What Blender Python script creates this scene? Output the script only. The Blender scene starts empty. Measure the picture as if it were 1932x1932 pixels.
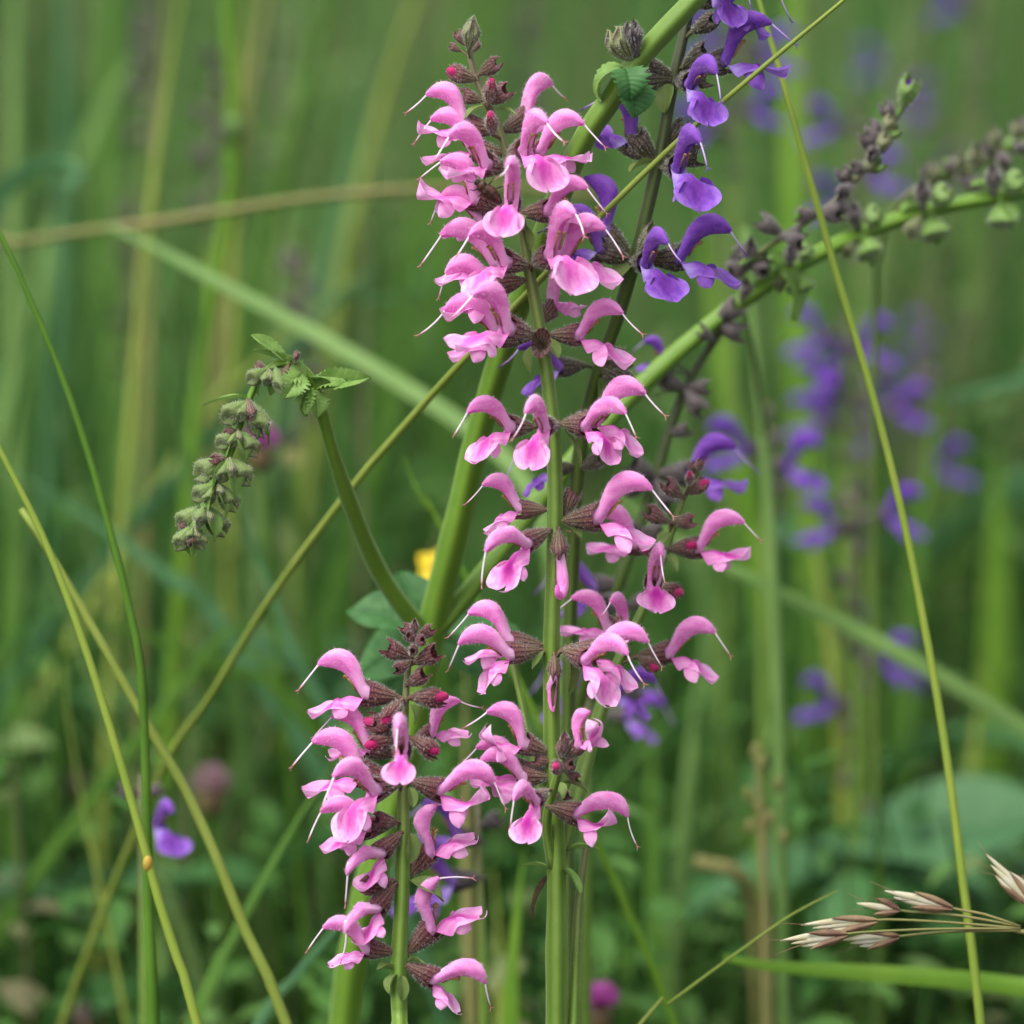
import bpy, math, random
import numpy as np
from mathutils import Vector, Matrix, Quaternion

# ------------------------------------------------------------------ camera, sky, sun, exposure
scene = bpy.context.scene
COL = scene.collection
PITCH = math.radians(12.0)
CAM = Vector((0.0, -1.2 * math.cos(PITCH), 0.62))
FOC, WID = 1.2, 0.300                       # focus distance and frame width there, metres
FWD = Vector((0, math.cos(PITCH), -math.sin(PITCH)))
UP = Vector((0, math.sin(PITCH), math.cos(PITCH)))
RIGHT = Vector((1, 0, 0))
cam = bpy.data.objects.new('camera', bpy.data.cameras.new('camera'))
COL.objects.link(cam)
cam.location = CAM
cam.rotation_euler = (math.pi / 2 - PITCH, 0, 0)
cam.data.sensor_width = 25.0
cam.data.lens = 100.0
cam.data.clip_start, cam.data.clip_end = 0.02, 600
cam.data.dof.use_dof = True
cam.data.dof.focus_distance = FOC
cam.data.dof.aperture_fstop = 3.9
cam.data.dof.aperture_blades = 7
scene.camera = cam

SUN_EL, SUN_AZ = math.radians(58), math.radians(-35)
world = bpy.data.worlds.new('World'); scene.world = world
world.use_nodes = True
wn = world.node_tree; wn.nodes.clear()
sky = wn.nodes.new('ShaderNodeTexSky'); sky.sky_type = 'NISHITA'; sky.sun_disc = False
sky.sun_elevation = SUN_EL; sky.sun_rotation = SUN_AZ
sky.air_density = 1.0; sky.dust_density = 4.0; sky.ozone_density = 1.0
hs = wn.nodes.new('ShaderNodeHueSaturation'); hs.inputs['Saturation'].default_value = 0.25
bg = wn.nodes.new('ShaderNodeBackground'); bg.inputs['Strength'].default_value = 0.15
wo = wn.nodes.new('ShaderNodeOutputWorld')
wn.links.new(sky.outputs[0], hs.inputs['Color']); wn.links.new(hs.outputs[0], bg.inputs[0]); wn.links.new(bg.outputs[0], wo.inputs[0])
sl = bpy.data.lights.new('sun', 'SUN'); sl.energy = 1.5; sl.angle = math.radians(35); sl.color = (1.0, 0.96, 0.9)
sun = bpy.data.objects.new('sun', sl); COL.objects.link(sun)
sd = Vector((math.sin(SUN_AZ) * math.cos(SUN_EL), -math.cos(SUN_AZ) * math.cos(SUN_EL) * 0.55, math.sin(SUN_EL))).normalized()
sun.rotation_euler = sd.to_track_quat('Z', 'Y').to_euler()
sky.sun_rotation = math.atan2(sd.x, sd.y)
scene.view_settings.view_transform = 'Standard'; scene.view_settings.look = 'None'
scene.view_settings.exposure = 1.05; scene.view_settings.gamma = 1.0
scene.view_settings.use_curve_mapping = False
scene.render.engine = 'CYCLES'
scene.cycles.use_denoising = True
scene.cycles.max_bounces = 5; scene.cycles.diffuse_bounces = 4; scene.cycles.transmission_bounces = 5; scene.cycles.transparent_max_bounces = 6
scene.cycles.use_adaptive_sampling = True
scene.cycles.adaptive_threshold = 0.02

rnd = random.Random(7)
MM = 0.001
PXM = WID / 1932.0                          # metres per picture unit at the focus plane


def P(px, py, dm=0.0):
    """point seen at (px, py), dm metres behind the plane of the main stem"""
    d = FOC + dm
    k = PXM * d / FOC
    return CAM + FWD * d + RIGHT * ((px - 966) * k) + UP * (-(py - 966) * k)


# ------------------------------------------------------------------ materials
def new_mat(name):
    m = bpy.data.materials.new(name); m.use_nodes = True
    nt = m.node_tree; nt.nodes.clear()
    return m, nt


def ramp(nt, fac, stops):
    r = nt.nodes.new('ShaderNodeValToRGB')
    el = r.color_ramp.elements
    while len(el) > 1: el.remove(el[-1])
    el[0].position = stops[0][0]; el[0].color = (*stops[0][1], 1)
    for p, c in stops[1:]:
        e = el.new(p); e.color = (*c, 1)
    nt.links.new(fac, r.inputs[0])
    return r.outputs[0]


def attr(nt, name):
    a = nt.nodes.new('ShaderNodeAttribute'); a.attribute_name = name
    return a.outputs['Fac']


def math_node(nt, op, a, b):
    n = nt.nodes.new('ShaderNodeMath'); n.operation = op
    for i, v in enumerate((a, b)):
        if isinstance(v, (int, float)): n.inputs[i].default_value = v
        else: nt.links.new(v, n.inputs[i])
    return n.outputs[0]


def noise(nt, scale, detail=3, stretch=None):
    tc = nt.nodes.new('ShaderNodeTexCoord')
    out = tc.outputs['Object']
    if stretch:
        mp = nt.nodes.new('ShaderNodeMapping'); mp.inputs['Scale'].default_value = stretch
        nt.links.new(out, mp.inputs[0]); out = mp.outputs[0]
    n = nt.nodes.new('ShaderNodeTexNoise'); n.inputs['Scale'].default_value = scale; n.inputs['Detail'].default_value = detail
    nt.links.new(out, n.inputs['Vector'])
    return n.outputs['Fac']


def mixc(nt, kind, fac, a, b):
    m = nt.nodes.new('ShaderNodeMix'); m.data_type = 'RGBA'; m.blend_type = kind
    for sock, v in ((m.inputs[0], fac), (m.inputs[6], a), (m.inputs[7], b)):
        if isinstance(v, (int, float)): sock.default_value = v
        elif isinstance(v, tuple): sock.default_value = (*v, 1)
        else: nt.links.new(v, sock)
    return m.outputs[2]


def finish(nt, color, rough=0.5, trans=0.3, sheen=0.0, bump=None, bdist=0.0002, spec=0.35, tcol=None):
    p = nt.nodes.new('ShaderNodeBsdfPrincipled')
    p.inputs['Roughness'].default_value = rough
    p.inputs['Specular IOR Level'].default_value = spec
    p.inputs['Sheen Weight'].default_value = sheen
    p.inputs['Sheen Roughness'].default_value = 0.4
    if isinstance(color, tuple): p.inputs['Base Color'].default_value = (*color, 1)
    else: nt.links.new(color, p.inputs['Base Color'])
    if bump is not None:
        b = nt.nodes.new('ShaderNodeBump'); b.inputs['Distance'].default_value = bdist; b.inputs['Strength'].default_value = 0.6
        nt.links.new(bump, b.inputs['Height']); nt.links.new(b.outputs[0], p.inputs['Normal'])
    o = nt.nodes.new('ShaderNodeOutputMaterial')
    if trans > 0:
        t = nt.nodes.new('ShaderNodeBsdfTranslucent')
        src = tcol if tcol is not None else color
        if isinstance(src, tuple): t.inputs[0].default_value = (*src, 1)
        else: nt.links.new(src, t.inputs[0])
        mx = nt.nodes.new('ShaderNodeMixShader'); mx.inputs[0].default_value = trans
        nt.links.new(p.outputs[0], mx.inputs[1]); nt.links.new(t.outputs[0], mx.inputs[2])
        nt.links.new(mx.outputs[0], o.inputs[0])
    else:
        nt.links.new(p.outputs[0], o.inputs[0])


M = {}


def petal_mat(key, stops, vein):
    m, nt = new_mat(key)
    c = ramp(nt, attr(nt, 'tint'), stops)
    n = noise(nt, 420, 4, (0.35, 1.6, 1))
    v = ramp(nt, n, [(0.40, (0, 0, 0)), (0.62, (1, 1, 1))])
    c = mixc(nt, 'MULTIPLY', v, c, vein)
    n2 = noise(nt, 90, 3)
    c = mixc(nt, 'MULTIPLY', math_node(nt, 'MULTIPLY', n2, 0.35), c, vein)
    finish(nt, c, 0.7, 0.32, 0.2, bump=n, bdist=0.0005, spec=0.12)
    M[key] = m


petal_mat('petal_pink', [(0.0, (0.86, 0.66, 0.84)), (0.3, (0.88, 0.45, 0.74)), (0.55, (0.80, 0.20, 0.60)), (0.8, (0.62, 0.06, 0.44)), (1.0, (0.48, 0.012, 0.32))], (0.90, 0.62, 0.85))
petal_mat('petal_purple', [(0.0, (0.50, 0.38, 0.78)), (0.22, (0.30, 0.13, 0.54)), (0.55, (0.21, 0.058, 0.39)), (1.0, (0.12, 0.02, 0.22))], (0.72, 0.58, 0.88))
petal_mat('petal_deep', [(0.0, (0.24, 0.12, 0.50)), (0.35, (0.16, 0.055, 0.40)), (1.0, (0.06, 0.015, 0.16))], (0.80, 0.70, 0.92))
petal_mat('petal_bud', [(0.0, (0.62, 0.07, 0.24)), (1.0, (0.48, 0.02, 0.15))], (0.9, 0.75, 0.8))


def calyx_mat(key, between, rib, tip, trans=0.22):
    m, nt = new_mat(key)
    n = noise(nt, 260, 4)
    base = mixc(nt, 'MIX', attr(nt, 'tint'), between, tip)
    r = ramp(nt, attr(nt, 'aux'), [(0.45, (0, 0, 0)), (0.85, (1, 1, 1))])
    c = mixc(nt, 'MIX', r, base, rib)
    c = mixc(nt, 'MULTIPLY', math_node(nt, 'MULTIPLY', n, 0.7), c, (0.55, 0.55, 0.55))
    finish(nt, c, 0.55, trans, 0.2, bump=n, spec=0.3)
    M[key] = m


calyx_mat('calyx_rose', (0.24, 0.20, 0.10), (0.075, 0.02, 0.035), (0.20, 0.065, 0.07))
calyx_mat('calyx_maroon', (0.19, 0.12, 0.075), (0.055, 0.011, 0.024), (0.17, 0.042, 0.05))
calyx_mat('calyx_dark', (0.14, 0.145, 0.06), (0.035, 0.022, 0.03), (0.11, 0.08, 0.055))
calyx_mat('calyx_green', (0.24, 0.32, 0.10), (0.12, 0.09, 0.08), (0.24, 0.26, 0.11))
calyx_mat('calyx_young', (0.20, 0.32, 0.065), (0.16, 0.25, 0.06), (0.18, 0.20, 0.09))
calyx_mat('calyx_fruit', (0.19, 0.36, 0.05), (0.16, 0.30, 0.05), (0.20, 0.32, 0.08))
calyx_mat('calyx_grey', (0.15, 0.13, 0.12), (0.06, 0.045, 0.055), (0.13, 0.10, 0.10))


def stem_mat(key, ridge, groove, mott=(0.6, 0.65, 0.5), top=None):
    m, nt = new_mat(key)
    c = mixc(nt, 'MIX', attr(nt, 'aux'), groove, ridge)
    if top: c = mixc(nt, 'MIX', attr(nt, 'tint'), c, top)
    n = noise(nt, 160, 4)
    c = mixc(nt, 'MULTIPLY', math_node(nt, 'MULTIPLY', n, 0.8), c, mott)
    finish(nt, c, 0.5, 0.12, 0.15, bump=n, spec=0.35)
    M[key] = m


stem_mat('stem_green', (0.19, 0.30, 0.05), (0.10, 0.19, 0.018), top=(0.20, 0.15, 0.10))
stem_mat('stem_bright', (0.165, 0.305, 0.028), (0.11, 0.225, 0.015), top=(0.16, 0.26, 0.05))
stem_mat('stem_dark', (0.10, 0.175, 0.02), (0.055, 0.085, 0.018), top=(0.055, 0.05, 0.035))
stem_mat('stem_grey', (0.10, 0.12, 0.06), (0.06, 0.06, 0.05), top=(0.09, 0.07, 0.08))


def plain_mat(key, a, b, scale=60, trans=0.3, rough=0.5, stretch=None, sheen=0.0):
    m, nt = new_mat(key)
    n = noise(nt, scale, 4, stretch)
    c = ramp(nt, n, [(0.32, a), (0.68, b)])
    finish(nt, c, rough, trans, sheen, bump=n, spec=0.2)
    M[key] = m


plain_mat('stalk_olive', (0.17, 0.23, 0.035), (0.23, 0.29, 0.055), 45, 0.15)
plain_mat('stalk_yellow', (0.24, 0.31, 0.045), (0.18, 0.27, 0.035), 45, 0.15)
plain_mat('stalk_green', (0.06, 0.145, 0.012), (0.09, 0.20, 0.02), 40, 0.2)
plain_mat('stalk_tan', (0.21, 0.18, 0.07), (0.15, 0.17, 0.05), 40, 0.15)
plain_mat('blade_green', (0.065, 0.155, 0.018), (0.10, 0.215, 0.03), 30, 0.4)
plain_mat('blade_lime', (0.11, 0.24, 0.018), (0.16, 0.30, 0.03), 30, 0.4)
plain_mat('blade_pale', (0.13, 0.24, 0.06), (0.18, 0.30, 0.085), 30, 0.35)
plain_mat('blade_blue', (0.05, 0.14, 0.055), (0.085, 0.20, 0.08), 30, 0.35)
plain_mat('leaf_dark', (0.04, 0.125, 0.035), (0.07, 0.185, 0.055), 220, 0.3)
plain_mat('leaf_fresh', (0.13, 0.24, 0.05), (0.20, 0.33, 0.08), 260, 0.3)
plain_mat('bract_leaf', (0.14, 0.21, 0.05), (0.19, 0.26, 0.08), 260, 0.3)
plain_mat('hair', (0.62, 0.60, 0.58), (0.72, 0.70, 0.68), 10, 0.5)
plain_mat('hair_pink', (0.90, 0.74, 0.86), (0.90, 0.80, 0.88), 10, 0.5)
plain_mat('hair_purple', (0.30, 0.20, 0.50), (0.40, 0.30, 0.58), 10, 0.5)
plain_mat('anther', (0.22, 0.11, 0.04), (0.32, 0.20, 0.08), 500, 0.1)
plain_mat('oat_husk', (0.55, 0.50, 0.30), (0.70, 0.67, 0.55), 160, 0.4, stretch=(1, 1, 1))
plain_mat('oat_glume', (0.13, 0.06, 0.05), (0.28, 0.20, 0.11), 150, 0.3)
plain_mat('yellow_petal', (0.75, 0.55, 0.02), (0.80, 0.62, 0.04), 100, 0.3)
plain_mat('magenta_petal', (0.50, 0.10, 0.42), (0.58, 0.17, 0.50), 150, 0.35)
plain_mat('pale_petal', (0.46, 0.27, 0.36), (0.50, 0.36, 0.36), 150, 0.35)
plain_mat('joint', (0.42, 0.26, 0.04), (0.30, 0.27, 0.05), 300, 0.1)
plain_mat('brown_scale', (0.16, 0.11, 0.05), (0.10, 0.07, 0.04), 200, 0.1)
plain_mat('beetle_shell', (0.008, 0.005, 0.005), (0.085, 0.035, 0.022), 900, 0.0, 0.35)
plain_mat('beetle_black', (0.010, 0.008, 0.008), (0.03, 0.02, 0.018), 500, 0.0, 0.35)
plain_mat('dead_leaf', (0.13, 0.07, 0.05), (0.24, 0.15, 0.09), 200, 0.2)


def style_mat(key, stops):
    m, nt = new_mat(key)
    finish(nt, ramp(nt, attr(nt, 'tint'), stops), 0.4, 0.3)
    M[key] = m


style_mat('style_pink', [(0.0, (0.90, 0.80, 0.88)), (0.75, (0.88, 0.76, 0.84)), (0.93, (0.76, 0.36, 0.48)), (1.0, (0.60, 0.24, 0.26))])
style_mat('style_purple', [(0.0, (0.66, 0.58, 0.80)), (0.6, (0.55, 0.38, 0.74)), (1.0, (0.16, 0.05, 0.36))])

M['hair_deep'] = M['hair_purple']; M['style_deep'] = M['style_purple']

m, nt = new_mat('meadow_grass')          # one colour per blade, carried by the blade itself
c = ramp(nt, attr(nt, 'tint'), [(0.0, (0.025, 0.085, 0.018)), (0.3, (0.045, 0.130, 0.026)), (0.55, (0.075, 0.180, 0.036)), (0.75, (0.110, 0.220, 0.055)), (0.9, (0.15, 0.22, 0.075)), (1.0, (0.20, 0.19, 0.10))])
finish(nt, c, 0.6, 0.35, spec=0.15); M['meadow_grass'] = m
m, nt = new_mat('soil')
n = noise(nt, 14, 6)
c = ramp(nt, n, [(0.3, (0.016, 0.022, 0.007)), (0.55, (0.028, 0.045, 0.012)), (0.75, (0.04, 0.075, 0.016))])
finish(nt, c, 0.9, 0.0, bump=n, bdist=0.02); M['soil'] = m


# ------------------------------------------------------------------ mesh building
class MB:
    def __init__(self):
        self.v = []; self.f = []; self.t = []; self.a = []; self.m = []

    def vert(self, p, t=0.0, a=0.0):
        self.v.append((p[0], p[1], p[2])); self.t.append(t); self.a.append(a)
        return len(self.v) - 1

    def face(self, idx, mat=0):
        self.f.append(tuple(idx)); self.m.append(mat)

    def grid(self, fn, nu, nv, closed=False, mat=0):
        """fn(u, v) -> (point, tint, aux); u across 0..1, v along 0..1"""
        base = len(self.v)
        cu = nu if closed else nu + 1
        for j in range(nv + 1):
            for i in range(cu):
                p, t, a = fn(i / nu, j / nv)
                self.vert(p, t, a)
        for j in range(nv):
            for i in range(nu):
                i2 = (i + 1) % cu
                self.face((base + j * cu + i, base + j * cu + i2, base + (j + 1) * cu + i2, base + (j + 1) * cu + i), mat)

    def tube(self, pts, rad, n=8, mat=0, tint=None, square=0.0, cap=True, flat=1.0, roll=0.0):
        pts = [Vector(p) for p in pts]
        k = len(pts)
        tang = [(pts[min(i + 1, k - 1)] - pts[max(i - 1, 0)]).normalized() for i in range(k)]
        ref = Vector((0, 1, 0)) if abs(tang[0].y) < 0.85 else Vector((1, 0, 0))
        nn = (ref - tang[0] * ref.dot(tang[0])).normalized()
        base = len(self.v)
        for i in range(k):
            nn = (nn - tang[i] * nn.dot(tang[i])).normalized()
            bb = tang[i].cross(nn)
            r = rad[i] if isinstance(rad, (list, tuple)) else rad
            tt = tint(i / (k - 1)) if tint else i / (k - 1)
            for j in range(n):
                th = 2 * math.pi * j / n + roll
                lob = math.cos(4 * th)
                rr = r * (1 + square * lob)
                self.vert(pts[i] + nn * (rr * math.cos(th) * flat) + bb * (rr * math.sin(th)), tt, 0.5 + 0.5 * lob)
        for i in range(k - 1):
            for j in range(n):
                j2 = (j + 1) % n
                self.face((base + i * n + j, base + i * n + j2, base + (i + 1) * n + j2, base + (i + 1) * n + j), mat)
        if cap:
            self.face([base + j for j in range(n)][::-1], mat)
            self.face([base + (k - 1) * n + j for j in range(n)], mat)

    def ellipsoid(self, c, r, mat=0, nu=10, nv=7, tint=0.5, rot=None):
        c = Vector(c)
        def fn(u, v):
            th = 2 * math.pi * u; ph = math.pi * v
            p = Vector((r[0] * math.sin(ph) * math.cos(th), r[1] * math.sin(ph) * math.sin(th), r[2] * math.cos(ph)))
            if rot: p = rot @ p
            return c + p, tint, 0.5 + 0.5 * math.cos(8 * th)
        self.grid(fn, nu, nv, True, mat)

    def hairs(self, count, length, width, mat, rg, lean=0.3, keep=None, nfaces=None, flip=1):
        """short hairs growing out of the faces made so far"""
        nf = nfaces or len(self.f)
        idx = [i for i in range(nf)]
        cand = []
        for i in idx:
            f = self.f[i]
            p = [Vector(self.v[k]) for k in f]
            n = (p[1] - p[0]).cross(p[-1] - p[0])
            ar = n.length
            if ar < 1e-14: continue
            n = n * (flip / ar)
            cen = sum(p, Vector()) / len(p)
            if keep and not keep(cen, n): continue
            cand.append((ar, p, n))
        if not cand: return
        tot = np.cumsum([c[0] for c in cand])
        for _ in range(count):
            j = int(np.searchsorted(tot, rg.random() * tot[-1]))
            ar, p, n = cand[min(j, len(cand) - 1)]
            a, b = rg.random(), rg.random()
            q = p[0].lerp(p[1], a).lerp(p[-1].lerp(p[-2], a), b)
            d = (n + Vector((rg.gauss(0, 1), rg.gauss(0, 1), rg.gauss(0, 1))) * lean).normalized()
            L = length * rg.uniform(0.6, 1.2)
            s = d.cross(Vector((rg.gauss(0, 1), rg.gauss(0, 1), rg.gauss(0, 1)))).normalized() * (width * 0.5)
            i0 = self.vert(q - s - n * width); i1 = self.vert(q + s - n * width); i2 = self.vert(q + d * L)
            self.face((i0, i1, i2), mat)

    def build(self, name, mats, parent=None, matrix=None, kind=None):
        me = bpy.data.meshes.new(name)
        me.from_pydata(self.v, [], self.f)
        for k in (mats if isinstance(mats, (list, tuple)) else [mats]): me.materials.append(M[k])
        me.polygons.foreach_set('material_index', self.m)
        me.polygons.foreach_set('use_smooth', [True] * len(self.f))
        at = me.attributes.new('tint', 'FLOAT', 'POINT'); at.data.foreach_set('value', self.t)
        at = me.attributes.new('aux', 'FLOAT', 'POINT'); at.data.foreach_set('value', self.a)
        me.update()
        o = bpy.data.objects.new(name, me); COL.objects.link(o)
        if parent is not None: o.parent = parent
        if matrix is not None: o.matrix_local = matrix
        if kind: o['kind'] = kind
        return o


def tag(o, label, cat, group=None):
    o['label'] = label; o['category'] = cat
    if group: o['group'] = group
    return o


def thing(name, loc, label, cat, group=None):
    o = bpy.data.objects.new(name, None); COL.objects.link(o)
    o.empty_display_size = 0.01
    o.location = loc
    return tag(o, label, cat, group)


def crom(pts, step):
    """Catmull-Rom through Vectors, sampled about every step metres"""
    pts = [Vector(p) for p in pts]
    ext = [pts[0] * 2 - pts[1]] + pts + [pts[-1] * 2 - pts[-2]]
    out = []
    for i in range(1, len(ext) - 2):
        p0, p1, p2, p3 = ext[i - 1:i + 3]
        n = max(2, int((p2 - p1).length / step))
        for k in range(n):
            t = k / n
            out.append(0.5 * ((2 * p1) + (p2 - p0) * t + (2 * p0 - 5 * p1 + 4 * p2 - p3) * t * t + (3 * p1 - p0 - 3 * p2 + p3) * t ** 3))
    out.append(pts[-1])
    return out


def curve2(pts, t):
    """Catmull-Rom through 2-tuples at 0..1"""
    k = len(pts) - 1
    x = min(max(t, 0), 1) * k
    i = min(int(x), k - 1); f = x - i
    p0 = pts[max(i - 1, 0)]; p1 = pts[i]; p2 = pts[i + 1]; p3 = pts[min(i + 2, k)]
    return tuple(0.5 * (2 * b + (c - a) * f + (2 * a - 5 * b + 4 * c - d) * f * f + (3 * b - a - 3 * c + d) * f ** 3) for a, b, c, d in zip(p0, p1, p2, p3))


def lerpl(vals, t):
    k = len(vals) - 1
    x = min(max(t, 0), 1) * k
    i = min(int(x), k - 1)
    return vals[i] + (vals[i + 1] - vals[i]) * (x - i)


def to_ground(pts, spread=0.35):
    """carry a stem on from its last point down to the soil"""
    p = pts[-1]; t = (pts[-1] - pts[-2]).normalized()
    h = p.z
    if h < 0.01: return pts
    q = Vector((p.x + t.x * h * spread * 2, p.y + t.y * h * spread * 2, -0.005))
    mid = (p + q) / 2 + Vector((t.x, t.y, 0)) * h * 0.12
    return pts + [mid, q]


# ------------------------------------------------------------------ the parts of a sage flower, in millimetres, x outwards, z up
def calyx_mb(rg, open_=1.0, length=9.5, fat=1.0, hair=160, gape=0.0, ped=None, teeth=1.0):
    mb = MB()
    nr = 7
    ph = rg.uniform(-0.2, 0.2)
    bend = rg.uniform(-0.02, 0.03)
    def fn(u, v):
        th = 2 * math.pi * u          # 0 = top
        d0 = min(th, 2 * math.pi - th)
        dl = min(abs(th - (math.pi - 0.6)), abs(th - (math.pi + 0.6)))
        L = length * (0.84 + teeth * (0.26 * math.exp(-(d0 / 0.6) ** 2) + 0.34 * math.exp(-(dl / 0.26) ** 2)))
        r = lerpl([0.75, 1.3, 1.8, 2.2, 2.55, 2.85, 3.1, 2.3 + 1.2 * open_, 1.3 + 2.6 * open_], v) * fat
        rib = math.cos(2 * nr * th + ph)
        r *= 1 + 0.035 * rib
        x = L * v
        z = r * math.cos(th) * (1.0 + gape * v * v * (1 if math.cos(th) < 0 else 0.6)) + bend * x * x * 0.3
        y = r * math.sin(th) * 0.82
        return Vector((x, y, z)) * MM, min(1, 0.15 + v ** 1.8), 0.5 + 0.5 * rib
    mb.grid(fn, 42, 13, True)
    nf = len(mb.f)
    if ped is None: ped = Vector((-4, 0, -0.5))
    mb.tube([Vector((0.6, 0, 0)) * MM, Vector((-0.6, 0, -0.05)) * MM, ped * 0.5 * MM + Vector((-0.2, 0, 0.2)) * MM, ped * MM], [0.75 * MM, 0.7 * MM, 0.6 * MM, 0.65 * MM], 7, 0, tint=lambda t: 0.3)
    mb.hairs(hair * 2, 1.0 * MM, 0.085 * MM, 1, rg, 0.35, nfaces=nf, flip=-1)
    return mb


def corolla_mb(rg, arch=1.0, hood=1.0, tilt=0.0, fat=1.0, hair=230):
    """tube and sickle-shaped upper lip"""
    mb = MB()
    T = [(5.5, 1.4), (8.6, 2.3), (10.3, 4.7), (12.2, 8.0), (15.0, 10.4), (18.4, 10.9), (21.4, 9.3), (23.4, 6.3)]
    B = [(5.5, -1.5), (9.0, -2.0), (11.4, 0.2), (13.6, 2.7), (15.9, 4.5), (18.4, 5.3), (20.8, 5.4), (23.0, 5.5)]
    W = [1.4, 1.9, 2.15, 2.05, 1.85, 1.65, 1.25, 0.35]
    OP = [180, 176, 152, 150, 150, 152, 154, 168]
    a = math.radians(tilt)
    def warp(p):
        x, z = p[0] - 9.5, p[1]
        k = min(max(x / 5, 0), 1)
        x *= 1 + (hood - 1) * k; z *= 1 + (arch - 1) * k
        xr = x * math.cos(a * k) - z * math.sin(a * k); zr = x * math.sin(a * k) + z * math.cos(a * k)
        return xr + 9.5, zr
    wob = [rg.uniform(-1, 1) for _ in range(6)]
    def fn(u, v):
        tx, tz = warp(curve2(T, v)); bx, bz = warp(curve2(B, v))
        cx, cz = (tx + bx) / 2, (tz + bz) / 2
        om = math.radians(lerpl(OP, v))
        ph = -om + 2 * om * u
        w = lerpl(W, v) * fat
        c, s = math.cos(ph), math.sin(ph)
        sg = math.copysign(abs(s) ** 1.15, s)
        y = w * sg + 0.25 * wob[0] * math.sin(v * 5 + wob[1] * 3) * v
        k = c if c > 0 else c * 1.0
        x = cx + (tx - cx) * k; z = cz + (tz - cz) * k
        y += 0.10 * math.sin(9 * v + 4 * ph + wob[2] * 3); z += 0.10 * math.sin(7 * v + 3 * ph + wob[3] * 3)
        edge = abs(ph) / math.pi
        tint = 0.08 + 0.30 * min(max((v - 0.12) / 0.3, 0), 1) + 0.10 * edge - 0.12 * max(0, c) * min(1, v * 1.6) + 0.12 * max(0, v - 0.85) * 6
        return Vector((x, y, z)) * MM, tint, edge
    mb.grid(fn, 20, 26)
    nf = len(mb.f)
    mb.hairs(hair, 0.9 * MM, 0.085 * MM, 1, rg, 0.3, flip=-1, keep=lambda c, n: c.x > 0.0105 and c.z > 0.003, nfaces=nf)
    tip = Vector((*warp(curve2(T, 1.0)), 0)); tip = Vector((tip.x - 0.4, 0, tip.y - 0.5))
    d = Vector(warp(curve2(T, 1.0))) - Vector(warp(curve2(T, 0.9)))
    return mb, tip, Vector((d.x, 0, d.y)).normalized()


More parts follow.
